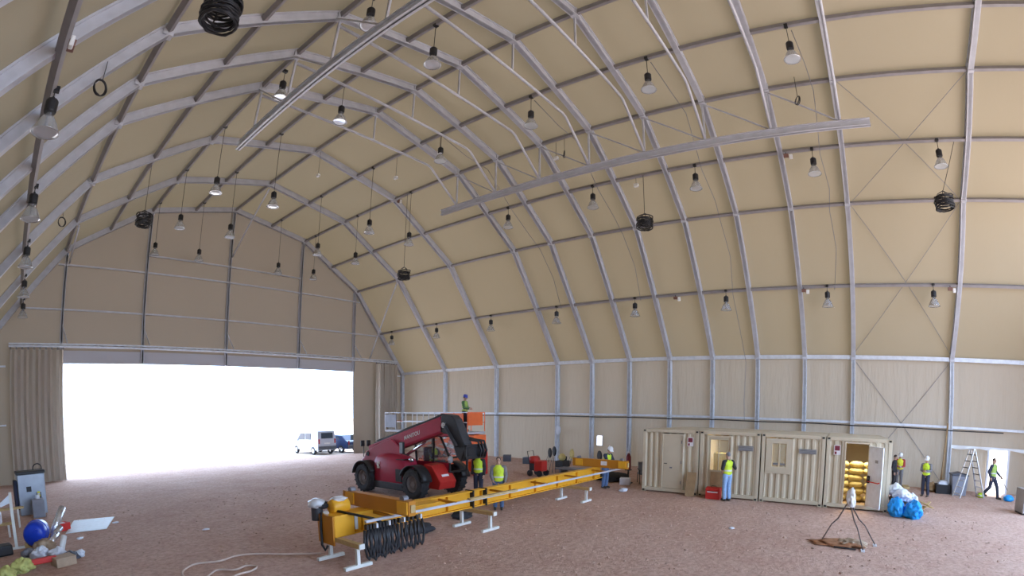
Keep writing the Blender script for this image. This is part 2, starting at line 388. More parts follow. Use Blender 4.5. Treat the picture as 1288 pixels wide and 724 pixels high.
for p, q, lab in (((0, -5, 16.2), (0.05, -0.1, 13.3), 'thin grey brace dropping from the ridge to the middle post'), ((10.1, -5, 12.2), (11.5, -0.2, 7.3), 'grey brace dropping to the curtain track at the right of the doorway'),
                  ((-10.1, -5, 12.2), (-10.0, -0.1, 11.7), 'thin grey brace meeting the leftmost post above the doorway')):
    solo('roof_brace', MB().tube([p, q], 0.05), 'steel', lab, 'brace', smooth=True)
# wire bracing of the bay beside the side doorway
def cross(a, b, lab):
    t = thing('wire_cross_brace', lab, 'brace', ((a[0] + b[0]) / 2, -35.0, (a[1] + b[1]) / 2), group='wire cross braces of the last bay')
    cx, cz = (a[0] + b[0]) / 2, (a[1] + b[1]) / 2
    for s in (1, -1): MB().tube([(a[0] - cx, s * 2.4, a[1] - cz), (b[0] - cx, -s * 2.4, b[1] - cz)], 0.012, 6).build('wire', 'steel_dark', t)
cross((14.92, 6.55), (10.3, 12.4), 'crossed bracing wires on the lower roof panel above the white helmets')
cross((10.3, 12.4), (5.5, 15.4), 'crossed bracing wires high on the roof panel behind the hanging coil')
cross((15.14, 0.1), (15.14, 6.1), 'crossed bracing wires on the wall panel behind the two white hard hats')
# ------------------------------------------------------------------ pendant lamps
def make_lamp(drop, label, row, loc, group):
    t = thing('pendant_lamp', label, 'lamp', loc, group=group)        # base = lowest point of the reflector
    fill_lamp(t, drop); return t
def fill_lamp(t, drop):
    h = MB().lathe([(0, 0.42), (0.115, 0.42), (0.125, 0.45), (0.125, 0.66), (0.10, 0.70), (0.03, 0.71), (0.03, 0.76), (0, 0.76)], seg=18).build('ballast_housing', 'black', t, smooth=False)
    MB().lathe([(0.05, 0.43), (0.07, 0.36), (0.12, 0.33), (0.17, 0.25), (0.235, 0.10), (0.275, 0.02), (0.285, 0.0), (0.275, 0.0), (0.225, 0.10), (0.16, 0.245), (0.11, 0.32), (0.06, 0.35)], seg=24).build('reflector', 'acrylic', t, smooth=True)
    MB().lathe([(0, 0.04), (0.2, 0.03), (0.268, 0.015), (0.268, 0.005), (0.2, 0.015), (0, 0.02)], seg=24).build('lens', 'lens', t, smooth=True)
    MB().lathe([(0, 0.34), (0.04, 0.33), (0.055, 0.24), (0.04, 0.16), (0, 0.13)], seg=12).build('bulb', 'bulb', t, smooth=True)
    MB().tube([(0, 0, 0.75), (0, 0, drop)], 0.012, 6).build('cable', 'black', t)
M['lens'] = clear_plastic('lens_acrylic', (0.9, 0.94, 1.0), 0.7, 0.5)
M['bulb'] = mat('bulb_glass', (0.8, 0.82, 0.85), 0.15)
M['bulb'].node_tree.nodes['Principled BSDF'].inputs['Coat Weight'].default_value = 0.5
rows = [('P1', 'low on the right slope', range(0, 8), 8.35), ('M1', 'low on the left slope', range(0, 5), 8.35), ('P3', 'midway up the right slope', range(3, 8), 12.75),
        ('P5', 'high on the right slope', range(3, 7), 14.5), ('M5', 'left of the ridge', range(3, 5), 14.2), ('M4', 'by the left crane beam', range(3, 5), 14.2),
        ('M5', 'left of the ridge', range(0, 3), 12.25), ('M4', 'high on the left slope', range(0, 3), 12.25), ('P5', 'right of the ridge', range(0, 3), 12.25), ('P4', 'far right of the ridge', range(0, 3), 12.25)]
seen_drop = {}
for k, where, rng, z in rows:
    zp = PUR[k][1]
    for i in rng:
        Y = -(1.6 + 4.95 * i); x = -5.27 if (k == 'M4' and i > 2) else PUR[k][0]; drop = round(zp - z, 2)
        lab = '%s bell lamp on %s cable %s, %s from the big doorway' % ('clear', 'long' if drop > 2.5 else 'short', where, ORD[i + 1])
        if drop in seen_drop: t = dup(seen_drop[drop], (x, Y, z), 0, lab, 'pendant lamps')
        else: t = make_lamp(drop, lab, k, (x, Y, z), 'pendant lamps'); seen_drop[drop] = t
        MBk = MB().box((0, 0, drop + 0.06), (0.16, 0.12, 0.1)).build('ceiling_hook', 'black', t) if t is seen_drop[drop] else None

# ------------------------------------------------------------------ hanging cable coils
def coil(loc, zt, R_, label, lean=(0, 0)):
    t = thing('cable_coil', label, 'cable coil', loc, group='hanging coils of black cable')
    mb = MB()
    for i in range(14):
        rot = Matrix.Rotation(random.uniform(-.12, .12), 3, 'X') @ Matrix.Rotation(random.uniform(-.12, .12), 3, 'Y')
        mb.torus((random.uniform(-.02, .02), random.uniform(-.02, .02), 0.05 + 0.036 * i), R_ * (0.9 + 0.1 * math.sin(i * 2.1)), 0.023, 26, 6, rot, 0.012)
    mb.build('coil', 'black', t, smooth=True)
    mb = MB()
    for a in range(4): mb.tube([(R_ * .93 * math.cos(a * PI / 2), R_ * .93 * math.sin(a * PI / 2), 0.3), (R_ * .6 * math.cos(a * PI / 2), R_ * .6 * math.sin(a * PI / 2), 0.62), (0, 0, 0.75)], 0.015, 6)
    mb.build('sling', 'black', t)
    MB().tube([(0, 0, 0.72), (lean[0], lean[1], zt - loc[2])], 0.012, 6).build('hanging_cord', 'black', t)
coil((7.30, -36.05, 10.80), 13.75, 0.36, 'black cable coil hanging on the right roof slope near the side doorway', (.45, -.85))
coil((7.78, -23.95, 11.24), 13.9, 0.36, 'black cable coil hanging in the middle of the right roof slope')
coil((5.40, -11.2, 10.3), 15.4, 0.34, 'black cable coil hanging on the right slope toward the big doorway')
coil((-7.78, -9.34, 11.05), 13.9, 0.34, 'black cable coil hanging over the left end of the end wall')
coil((-10.20, -24.3, 9.5), 12.25, 0.33, 'big black cable coil hanging overhead at the top left')
# ------------------------------------------------------------------ people
def bake(o):
    dg = bpy.context.evaluated_depsgraph_get(); me = bpy.data.meshes.new_from_object(o.evaluated_get(dg))
    for p in me.polygons: p.use_smooth = True
    o.modifiers.clear(); o.data = me; return o
def fuse(mb, name, m, parent, voxel, smooth=2):
    o = mb.build(name, m, parent, fix=True)
    r = o.modifiers.new('r', 'REMESH'); r.mode = 'VOXEL'; r.voxel_size = voxel
    s = o.modifiers.new('s', 'SMOOTH'); s.factor = 0.5; s.iterations = smooth
    return bake(o)
def limb(mb, pts, rad):
    for i, (p, r) in enumerate(zip(pts, rad)): mb.ball(p, (2 * r,) * 3, 2)
    mb.tube(pts, list(rad), 12); return mb
M['skin'] = mat('skin', (0.50, 0.31, 0.23), 0.55, 0, 0.05)
M['hair'] = mat('dark_hair', (0.05, 0.035, 0.03), 0.7, 0, 0.2, 40)
M['eye'] = mat('dark_eye', (0.03, 0.02, 0.02), 0.2)
M['jeans'] = mat('blue_denim', (0.10, 0.16, 0.30), 0.85, 0, 0.15, 12)
M['pale_jeans'] = mat('pale_denim', (0.30, 0.46, 0.72), 0.85, 0, 0.12, 12)
M['navy'] = mat('navy_cloth', (0.035, 0.04, 0.07), 0.85, 0, 0.15, 12)
M['darkcloth'] = mat('black_cloth', (0.03, 0.03, 0.035), 0.85, 0, 0.2, 12)
M['greycloth'] = mat('grey_cloth', (0.20, 0.19, 0.20), 0.85, 0, 0.15, 12)
M['redcloth'] = mat('red_cloth', (0.42, 0.05, 0.05), 0.85, 0, 0.15, 12)
M['greencloth'] = mat('green_cloth', (0.10, 0.20, 0.09), 0.85, 0, 0.15, 12)
M['boot'] = mat('work_boot', (0.06, 0.045, 0.035), 0.7)
M['helmet_white'] = mat('white_helmet_shell', (0.82, 0.82, 0.84), 0.3)
M['helmet_blue'] = mat('blue_helmet_shell', (0.06, 0.08, 0.42), 0.3)
def hivis(name, col):
    m = mat(name, col, 0.75, 0, 0.08, 10); n = m.node_tree.nodes; l = m.node_tree.links; b = n['Principled BSDF']
    src = b.inputs['Base Color'].links[0].from_socket
    tc = n.new('ShaderNodeTexCoord'); sx = n.new('ShaderNodeSeparateXYZ'); l.new(tc.outputs['Object'], sx.inputs[0])
    w1 = n.new('ShaderNodeMath'); w1.operation = 'PINGPONG'; w1.inputs[1].default_value = 0.10; l.new(sx.outputs['Z'], w1.inputs[0])
    gt = n.new('ShaderNodeMath'); gt.operation = 'GREATER_THAN'; gt.inputs[1].default_value = 0.074; l.new(w1.outputs[0], gt.inputs[0])
    lt = n.new('ShaderNodeMath'); lt.operation = 'LESS_THAN'; lt.inputs[1].default_value = 1.16; l.new(sx.outputs['Z'], lt.inputs[0])
    mu = n.new('ShaderNodeMath'); mu.operation = 'MULTIPLY'; l.new(gt.outputs[0], mu.inputs[0]); l.new(lt.outputs[0], mu.inputs[1])
    mx = n.new('ShaderNodeMix'); mx.data_type = 'RGBA'; l.new(mu.outputs[0], mx.inputs['Factor']); l.new(src, mx.inputs['A']); mx.inputs['B'].default_value = (0.62, 0.64, 0.62, 1)
    l.new(mx.outputs['Result'], b.inputs['Base Color']); return m
M['vest'] = hivis('yellow_green_vest', (0.62, 0.80, 0.05)); M['vest_yellow'] = hivis('yellow_vest', (0.80, 0.78, 0.06)); M['vest_dull'] = hivis('green_vest', (0.36, 0.52, 0.12))

BASE = dict(pel=(0, 0, .95), chest=(0, 0, 1.30), neck=(0, .015, 1.47), head=(0, -.015, 1.63),
            shL=(.19, .01, 1.41), elL=(.235, .04, 1.13), wrL=(.24, -.05, .89), shR=(-.19, .01, 1.41), elR=(-.235, .04, 1.13), wrR=(-.24, -.05, .89),
            hiL=(.095, 0, .93), knL=(.105, -.02, .50), anL=(.11, .02, .085), hiR=(-.095, 0, .93), knR=(-.105, -.02, .50), anR=(-.11, .02, .085))
def person(label, loc, rz, pose=None, top='greycloth', vest='vest', legs='jeans', hat='helmet_white', hatname='hard_hat', scale=1.0, yaw=0.0, sleeves=True, feet=None, nod=0.0):
    P = {k: Vector(v) for k, v in BASE.items()}
    for k, v in (pose or {}).items(): P[k] = Vector(v)
    t = thing('person', label, 'person', loc, rz); t.scale = (scale,) * 3
    HR = Matrix.Rotation(yaw, 3, 'Z') @ Matrix.Rotation(nod, 3, 'X'); hc = P['head']
    def h(x, y, z): return hc + HR @ Vector((x, y, z))
    fv = {s: (feet or {}).get(s, (0, -1, 0)) for s in 'LR'}
    # body: one continuous skin
    b = MB()
    b.ball(P['pel'], (.33, .21, .26)); b.ball((P['pel'] + P['chest']) / 2, (.28, .19, .38)); b.ball(P['chest'], (.35, .22, .40))
    limb(b, [P['chest'] + Vector((0, .01, .12)), P['neck'], hc + Vector((0, .02, -.05))], [.085, .060, .058])
    k0 = len(b.bm.verts); b.ball(hc, (.150, .190, .225), 3); b.ball(hc + Vector((0, -.030, -.065)), (.105, .12, .11)); b.ball(hc + Vector((0, -.098, -.012)), (.026, .045, .055)); b.ball(hc + Vector((0, -.088, .035)), (.10, .03, .03))
    b.ball(hc + Vector((0, -.087, -.062)), (.05, .022, .022))
    for s in (-1, 1): b.ball(hc + Vector((s * .077, .012, -.005)), (.022, .045, .065))
    b.bm.verts.ensure_lookup_table()
    for v in list(b.bm.verts)[k0:]: v.co = hc + HR @ (v.co - hc)
    for s in 'LR':
        sh, el, wr = P['sh' + s], P['el' + s], P['wr' + s]
        limb(b, [sh, el, wr], [.060, .046, .032]); limb(b, [P['chest'] + Vector((0, 0, .08)), sh], [.08, .062])
        limb(b, [P['hi' + s], P['kn' + s], P['an' + s]], [.088, .060, .042])
        f = Vector(fv[s]).normalized(); a = P['an' + s]; limb(b, [a + Vector((0, 0, -.03)) - f * .04, a + Vector((0, 0, -.045)) + f * .14], [.04, .034])
        # hand: palm, four fingers, thumb
        d = (wr - el).normalized(); side_ = Vector((0, -1, 0)) if abs(d.y) < .8 else Vector((0, 0, 1)); side_ = (side_ - d * side_.dot(d)).normalized(); inn = d.cross(side_)
        if (inn.x > 0) == (wr.x > 0): inn = -inn
        for q in range(4): limb(b, [wr, wr + d * .085 + side_ * (.030 - .020 * q)], [.024, .016])
        for q in range(4):
            k1 = wr + d * .085 + side_ * (.033 - .022 * q); L = (.040, .046, .043, .033)[q]
            limb(b, [k1, k1 + d * L * .9 + inn * .012, k1 + d * L * 1.5 + inn * .036], [.0105, .010, .009])
        limb(b, [wr + d * .03 + side_ * .025, wr + d * .06 + side_ * .056 + inn * .012, wr + d * .085 + side_ * .064 + inn * .026], [.014, .012, .010])
    fuse(b, 'body', 'skin', t, 0.0095, 1)
    for s in (-1, 1): MB().ball(h(s * .033, -.086, .012), (.022, .012, .014), 1).build('eye', 'eye', t, smooth=True)
    # trousers
    b = MB(); b.ball(P['pel'] + Vector((0, 0, .03)), (.365, .25, .26))
    for s in 'LR':
        limb(b, [P['hi' + s], P['kn' + s], P['an' + s] + Vector((0, 0, .03))], [.108, .082, .072])
    plain = fuse(b, 'trousers', legs, t, 0.018, 2)
    b = MB()
    for s in 'LR':
        f = Vector(fv[s]).normalized(); a = P['an' + s]; b = MB(); limb(b, [a + Vector((0, 0, .05)), a + Vector((0, 0, -.03)) - f * .03, a + Vector((0, 0, -.04)) + f * .15], [.062, .054, .045])
        fuse(b, 'boot', 'boot', t, 0.015, 2)
    # shirt
    b = MB(); b.ball((P['pel'] * .6 + P['chest'] * .4), (.345, .245, .44)); b.ball(P['chest'], (.385, .25, .43)); limb(b, [P['chest'] + Vector((0, 0, .1)), P['neck'] - Vector((0, 0, .02))], [.10, .075])
    for s in 'LR':
        sh, el, wr = P['sh' + s], P['el' + s], P['wr' + s]; limb(b, [P['chest'] + Vector((0, 0, .08)), sh], [.095, .078])
        limb(b, [sh, el] + ([el + (wr - el) * .92] if sleeves else []), [.078, .064] + ([.050] if sleeves else []))
    fuse(b, 'shirt', top, t, 0.016, 2)
    if vest:
        b = MB(); b.ball(P['pel'] * .62 + P['chest'] * .38, (.385, .285, .44)); b.ball(P['pel'] * .85 + P['chest'] * .15, (.38, .28, .22)); b.ball(P['chest'], (.40, .285, .43))
        for s in 'LR': limb(b, [P['chest'] + Vector((0, 0, .08)), P['chest'] * .28 + P['sh' + s] * .72 + Vector((0, 0, .005))], [.115, .088])
        fuse(b, 'safety_vest', vest, t, 0.018, 2)
    if hat and hat.startswith('helmet'):
        b = MB(); b.lathe([(.118, .0), (.122, .02), (.118, .06), (.098, .105), (.06, .135), (0, .147)], seg=24)
        b.grid(lambda u, v: ((.10 + .055 * v) * math.sin((u - .5) * 2.2), -(.10 + .075 * v) * math.cos((u - .5) * 2.2), .005 - .02 * v), 10, 2)
        b.bar((0, -.10, .115), (0, .10, .115), .02, .05)
        for v in b.bm.verts: v.co = h(0, 0, .045) + HR @ v.co
        b.build('hard_hat', hat, t, smooth=True)
    b = MB(); b.ball((0, .012, .03), (.168, .198, .20)); 
    for v in b.bm.verts:
        c = v.co
        if c.z < -.01 and c.y < .05: c.z = -.01 + (c.z + .01) * .1
        if c.y < -.055: c.y = -.055; c.z = max(c.z, .045)
        v.co = h(c.x, c.y, c.z)
    b.build('hair', hat if hat and not hat.startswith('helmet') else 'hair', t, smooth=True)
    return t
def facing(dx, dy): return math.atan2(dx, -dy)      # local front is -Y

person('person in blue hard hat and green vest standing up in the orange lift basket', (6.0, -15.25, 2.18), facing(.3, -1), dict(elR=(-.2, -.06, 1.15), wrR=(-.12, -.28, 1.1), elL=(.2, -.06, 1.15), wrL=(.12, -.28, 1.1)), top='greencloth', vest='vest_dull', legs='navy', hat='helmet_blue', nod=.25)
person('person in open yellow vest and dark trousers standing behind the black fork carriage', (1.35, -20.15, 0), facing(-1, -.3), top='darkcloth', vest='vest', legs='navy', hat='helmet_white', scale=.98)
person('bareheaded person in yellow vest standing behind the middle of the yellow girder', (0.12, -22.05, 0), facing(-.75, -.55), dict(elR=(-.24, -.03, 1.14), wrR=(-.17, -.2, 1.0), elL=(.25, .02, 1.14), wrL=(.22, -.12, .94)), top='greycloth', vest='vest', legs='jeans', hat='hair', scale=.97)
person('person in white hard hat and jeans bending over the far end of the yellow girder', (6.35, -22.75, 0), facing(-.2, -1), dict(chest=(0, -.10, 1.28), neck=(0, -.15, 1.44), head=(0, -.21, 1.58), shL=(.19, -.12, 1.39), shR=(-.19, -.12, 1.39), elL=(.22, -.25, 1.16), wrL=(.12, -.42, 1.08), elR=(-.22, -.25, 1.16), wrR=(-.12, -.42, 1.08)), top='navy', vest='vest', legs='jeans', hat='helmet_white', nod=.4)
person('person in yellow vest and pale jeans standing beside the red toolbox', (6.1, -27.92, 0), facing(.55, .75), dict(elR=(-.30, .06, 1.17), wrR=(-.17, -.08, 1.02), elL=(.30, .06, 1.17), wrL=(.17, -.08, 1.02)), top='darkcloth', vest='vest', legs='pale_jeans', hat='greycloth', scale=1.03, sleeves=False)
person('person in white hard hat and red sleeves standing against the wall, looking down', (14.15, -34.95, 0), facing(-1, .1), dict(elL=(.22, -.05, 1.14), wrL=(.10, -.24, 1.10), elR=(-.22, -.05, 1.14), wrR=(-.10, -.24, 1.12)), top='redcloth', vest='vest_yellow', legs='greycloth', hat='helmet_white', nod=.35, scale=.95)
person('person in dark clothes half hidden behind the container corner, left of the red sleeves', (13.45, -34.62, 0), facing(-.4, -1), top='darkcloth', vest=None, legs='darkcloth', hat='hair', scale=.93, nod=.3)
person('person in white hard hat and dark trousers standing with hands held together in front', (11.9, -35.9, 0), facing(-.9, .45), dict(elL=(.23, -.05, 1.16), wrL=(.07, -.24, 1.16), elR=(-.23, -.05, 1.16), wrR=(-.05, -.25, 1.13), knL=(.12, -.05, .5), anL=(.17, -.03, .085)), top='greycloth', vest='vest', legs='navy', hat='helmet_white', nod=.3, scale=.97)
w_ = person('bareheaded person in green vest walking in through the bright side doorway', (12.9, -39.25, 0), facing(-.5, -.55), dict(knL=(.10, -.20, .52), anL=(.09, -.28, .085), knR=(-.10, .06, .50), anR=(-.11, .34, .16), elL=(.26, -.02, 1.15), wrL=(.34, -.20, .98), elR=(-.24, .10, 1.15), wrR=(-.22, .02, .92)), top='navy', vest='vest_dull', legs='navy', hat='hair', scale=1.03)
solo('walking_stick', MB().tube([(13.05, -39.60, 1.04), (12.86, -40.0, .42)], .014, 8), 'black', 'thin dark stick in the hand of the person walking through the side doorway', 'stick')
# ------------------------------------------------------------------ telehandler
M['red'] = mat('red_machine_paint', (0.42, 0.025, 0.065), 0.38, 0, 0.08, 2)
M['bright_red'] = mat('bright_red_paint', (0.58, 0.035, 0.03), 0.4, 0, 0.06, 2)
M['dark_metal'] = mat('charcoal_metal', (0.045, 0.047, 0.055), 0.5, 0.2, 0.1, 3)
M['black_frame'] = mat('black_frame_paint', (0.02, 0.02, 0.024), 0.4)
M['glass'] = clear_plastic('cab_glass', (0.35, 0.42, 0.50), 0.35)
M['mirror'] = mat('mirror_glass', (0.62, 0.74, 0.9), 0.08, 0.6)
M['chrome'] = mat('chrome', (0.75, 0.76, 0.8), 0.15, 0.9)
M['lettering'] = mat('white_lettering', (0.80, 0.76, 0.78), 0.5)
M['rim'] = mat('grey_rim_paint', (0.22, 0.20, 0.21), 0.5)
def text(body, size, parent, matrix, m='lettering', name='lettering', ext=0.002, shear=0.0):
    c = bpy.data.curves.new(name, 'FONT'); c.body = body; c.size = size; c.extrude = ext; c.align_x = 'CENTER'; c.align_y = 'CENTER'; c.shear = shear; c.offset = 0.004
    o = bpy.data.objects.new(name, c); C.objects.link(o)
    dg = bpy.context.evaluated_depsgraph_get(); me = bpy.data.meshes.new_from_object(o.evaluated_get(dg)); bpy.data.objects.remove(o)
    me.materials.clear(); me.materials.append(M[m]); o = bpy.data.objects.new(name, me); C.objects.link(o); o.parent = parent; o.matrix_local = matrix; return o
def wheel(t, c, r, wd, out):
    mb = MB(); mb.lathe([(r * .56, -wd / 2), (r * .80, -wd / 2), (r * .93, -wd * .42), (r * .97, -wd * .3), (r * .97, wd * .3), (r * .93, wd * .42), (r * .80, wd / 2), (r * .56, wd / 2), (r * .50, 0), (r * .56, -wd / 2)], (0, 0, 0), 'X', 36)
    for k in range(18):
        for s in (-1, 1):
            a = (k + (.5 if s > 0 else 0)) * 2 * PI / 18
            R = Matrix.Rotation(a, 3, 'X'); mb.box(R @ Vector((s * wd * .23, 0, r * .965)), (wd * .48, r * .10, r * .07), R=R @ Matrix.Rotation(s * .55, 3, 'Z'))
    o = mb.build('tyre', 'rubber', t); o.location = c
    mb = MB().lathe([(0, out * wd * .30), (r * .18, out * wd * .30), (r * .20, out * wd * .22), (r * .42, out * wd * .16), (r * .50, out * wd * .34), (r * .57, out * wd * .36), (r * .57, -out * wd * .36), (0, -out * wd * .36)], (0, 0, 0), 'X', 28)
    for k in range(8): mb.cyl((out * wd * .2, r * .30 * math.cos(k * PI / 4), r * .30 * math.sin(k * PI / 4)), .02, .03, 'X', 8)
    mb.build('rim', 'rim', o)
    return o
T = thing('telehandler', 'dark red telehandler with raised boom and black fork head, standing behind the yellow girder', 'telehandler', (0.75, -17.0, 0))
for sx in (-1, 1):
    for yy in (1.45, -1.52): wheel(T, (sx * 1.0, yy, .56), .56, .42, sx)
MB().prism([(-1.5, .50), (-1.5, .80), (-1.2, .92), (1.2, .92), (2.1, .85), (2.1, .5)], -.55, .55, 'X').build('chassis', 'dark_metal', T, bevel=.02)
for yy in (1.45, -1.52): MB().tube([(-.9, yy, .56), (.9, yy, .56)], .11, 12).build('axle', 'dark_metal', T)
# engine pod on the near side: rounded cowl
mb = MB()
prof = [(-1.02, .42), (-1.02, 1.28), (-.92, 1.46), (-.70, 1.53), (-.36, 1.55), (-.36, .42)]
def pod_ring(y, s, dz, x_in=0.0):
    return [(x + x_in * (1 if x < -.6 else 0), y, .42 + (z - .42) * s + dz) for x, z in prof]
rings = [pod_ring(1.02, .80, 0, .12), pod_ring(.86, .96, 0, .02), pod_ring(.3, 1.02, 0), pod_ring(-.5, .96, 0), pod_ring(-.86, .84, 0, .02), pod_ring(-.98, .66, 0, .10)]
vs = [mb.bm.verts.new(p) for r in rings for p in r]; n_ = len(prof)
for i in range(len(rings) - 1):
    for k in range(n_): mb.bm.faces.new((vs[i * n_ + k], vs[i * n_ + (k + 1) % n_], vs[(i + 1) * n_ + (k + 1) % n_], vs[(i + 1) * n_ + k]))
mb.bm.faces.new(vs[:n_]); mb.bm.faces.new(vs[-n_:])
pod = mb.build('engine_cowl', 'red', T, bevel=.05, smooth=True)
MB().bb((-1.035, -.80, .55), (-1.015, -.45, 1.02)).build('vent_grille', 'black_frame', pod)
MB().bb((-.98, -.86, 1.36), (-.45, -.42, 1.385)).build('top_grille', 'black_frame', pod)
MB().bb((-1.04, -1.0, .22), (-.60, .92, .50)).build('fuel_tank', 'dark_metal', T, bevel=.04)
MB().lathe([(0, 0), (.10, 0), (.10, .10), (.06, .16), (0, .17)], (-.72, -1.02, 1.30), seg=16).build('air_cleaner_cap', 'chrome', T, smooth=True)
# little white emblem on the cowl flank
MB().prism([(.66, .98), (.66, 1.22), (.48, 1.24), (.48, 1.14), (.56, 1.13), (.56, 1.07), (.50, 1.06), (.50, .98)], -1.045, -1.03, 'X').build('emblem', 'lettering', pod)
# rear counterweight and tower carrying the boom pivot
MB().prism([(.95, .62), (.95, 1.30), (1.35, 1.42), (2.05, 1.36), (2.28, 1.18), (2.30, .66)], -.62, .98, 'X').build('rear_body', 'red', T, bevel=.06)
MB().prism([(-.35, 1.4), (-.25, 1.80), (.25, 2.10), (.75, 1.98), (1.9, 1.55), (2.05, 1.2), (1.0, .9)], -.64, -.57, 'X').build('tower_plate', 'red', T, bevel=.02)
MB().prism([(.1, 1.2), (.4, 1.9), (.9, 1.85), (1.9, 1.55), (2.05, 1.2), (1.0, .9)], .0, .06, 'X').build('tower_plate', 'red', T, bevel=.02)
MB().cyl((-.29, 1.75, 1.46), .09, .78, 'X', 16).build('pivot_pin', 'dark_metal', T)
for x, y, z in ((-.75, 1.9, 1.42), (-.30, 2.1, 1.40)):
    s = MB().tube([(x, y, z - .1), (x, y, z + .30), (x - .05, y, z + .42)], .018, 8).build('mirror_stalk', 'black_frame', T)
    MB().box((x - .05, y, z + .46), (.18, .06, .24)).build('mirror_head', 'black_frame', s, bevel=.015)
# boom
b0 = Vector((0, 1.85, 1.50)); b1 = Vector((0, -2.38, 2.70)); d = (b1 - b0).normalized(); up = Vector((0, -d.z, d.y)) * -1
if up.z < 0: up = -up
bo = MB().extrude(Vector((-.30, b0.y, b0.z)), Vector((-.30, b1.y, b1.z)), [(-.17, -.30), (.17, -.30), (.20, -.22), (.20, .22), (.15, .28), (-.15, .28), (-.20, .22), (-.20, -.22)], up).build('boom', 'red', T, bevel=.01)
q = b0 + d * .3 + up * .31; r2 = b1 + up * .31
MB().bar((-.30, q.y, q.z), (-.30, r2.y, r2.z), .16, .06, up).build('hose_tray', 'black_frame', bo)
mb = MB()
for k in range(3): mb.tube([(-.36 + .06 * k, (b0 + d * s + up * (.36 + .015 * math.sin(s * 3 + k))).y, (b0 + d * s + up * (.36 + .015 * math.sin(s * 3 + k))).z) for s in [i * .44 for i in range(1, 11)]], .018, 6)
mb.build('boom_hose', 'black', bo)
MB().tube([(-.30, -.2, 1.45), (-.30, -1.35, 2.02)], .055, 12).build('lift_cylinder', 'chrome', T)
ang = math.atan2(d.z, -d.y)
mid_ = b0 + d * 2.75 + up * .0
text('MANITOU', .20, bo, Matrix.Translation((-.503, mid_.y, mid_.z)) @ Matrix.Rotation(-PI / 2, 4, 'Z') @ Matrix.Rotation(PI / 2, 4, 'X') @ Matrix.Rotation(ang, 4, 'Z'), shear=.2)
# black jib head folded down with fork carriage
hd = MB().prism([(-2.30, 2.42), (-2.36, 2.98), (-2.46, 3.06), (-2.86, 3.0), (-3.02, 2.87), (-3.52, 1.95), (-3.30, 1.42), (-3.08, 1.60), (-2.92, 2.02), (-2.66, 2.34), (-2.52, 2.36)], -.50, -.10, 'X').build('jib_head', 'dark_metal', T, bevel=.03)
MB().tube([(-.54, -2.60, 2.62), (-.54, -3.15, 1.95)], .06, 12).build('tilt_cylinder', 'dark_metal', hd)
MB().cyl((-.30, -2.52, 2.66), .10, .52, 'X', 18).build('jib_pin', 'chrome', hd)
ca = MB().bb((-.55, -3.62, 1.52), (.45, -3.50, 1.62)).bb((-.55, -3.62, 1.92), (.45, -3.50, 2.02)).bb((-.55, -3.6, 1.5), (-.43, -3.5, 2.02)).bb((.33, -3.6, 1.5), (.45, -3.5, 2.02)).build('fork_carriage', 'black_frame', T, bevel=.015)
for k in range(3): MB().tube([(-.25 + .10 * k, -2.9, 2.3), (-.20 + .15 * k, -3.3, 2.18), (.0 + .16 * k, -3.65, 2.12), (.1 + .14 * k, -3.72, 1.8), (.05 + .15 * k, -3.66, 1.58)], .04, 8).build('hydraulic_hose', 'black', ca, smooth=True)
MB().box((-.05, -3.55, 1.77), (.9, .10, .36)).build('carriage_plate', 'black_frame', ca, bevel=.03)
# cab on the far side
cab = MB()
cx0, cx1 = .18, 1.12
pts = [(-.35, .92), (-.22, 2.18), (-1.65, 2.22), (-2.12, 1.45), (-2.12, .92)]
for x in (cx0, cx1):
    for a, b in zip(pts, pts[1:] + pts[:1]): cab.bar((x, a[0], a[1]), (x, b[0], b[1]), .07, .07, (1, 0, 0))
for y, z in pts: cab.bar((cx0, y, z), (cx1, y, z), .07, .07)
cab.bar((cx0, -1.25, .95), (cx0, -1.30, 2.2), .06, .05, (1, 0, 0))
cabo = cab.build('cab_frame', 'black_frame', T, bevel=.012)
MB().prism([(-.18, 2.18), (-.30, 2.30), (-1.55, 2.32), (-1.72, 2.22)], cx0 - .03, cx1 + .03, 'X').build('cab_roof', 'red', cabo, bevel=.02)
MB().prism([(-.34, .92), (-.34, 1.25), (-2.1, 1.25), (-2.1, .92)], cx0 - .02, cx0 + .02, 'X').build('cab_door', 'red', cabo)
ws = MB(); ws.box((.65, -1.89, 1.83), (.86, .015, .86), R=Matrix.Rotation(math.atan2(.47, .77), 3, 'X')); ws.build('windscreen', 'glass', cabo)
sw = MB(); sw.prism([(-.28, 1.28), (-.25, 2.12), (-1.60, 2.16), (-2.04, 1.45), (-2.04, 1.28)], cx0 - .008, cx0 + .008, 'X'); sw.build('side_window', 'glass', cabo)
MB().torus((.62, -1.55, 1.55), .18, .018, 24, 8, Matrix.Rotation(-.9, 3, 'X')).build('steering_wheel', 'black', cabo)
MB().box((.65, -.75, 1.10), (.5, .5, .14)).box((.65, -.50, 1.45), (.48, .12, .62)).build('seat', 'black', cabo, bevel=.03)
MB().lathe([(0, 0), (.13, 0), (.14, .03), (.12, .05), (0, .06)], (.05, -2.30, 1.40), 'Y', 22).build('round_mirror', 'mirror', cabo, smooth=True)
MB().tube([(.05, -2.28, 1.40), (.18, -2.1, 1.6)], .015, 6).build('mirror_arm', 'black_frame', cabo)
MB().tube([(-.55, -.65, 1.5), (-.95, -.80, 1.62)], .02, 6).build('mirror_arm', 'black_frame', T)
mm = MB().box((-1.0, -.82, 1.82), (.10, .20, .44)).build('side_mirror', 'black_frame', T, bevel=.02)
MB().box((-1.055, -.82, 1.82), (.01, .16, .38)).build('mirror_glass', 'mirror', mm)
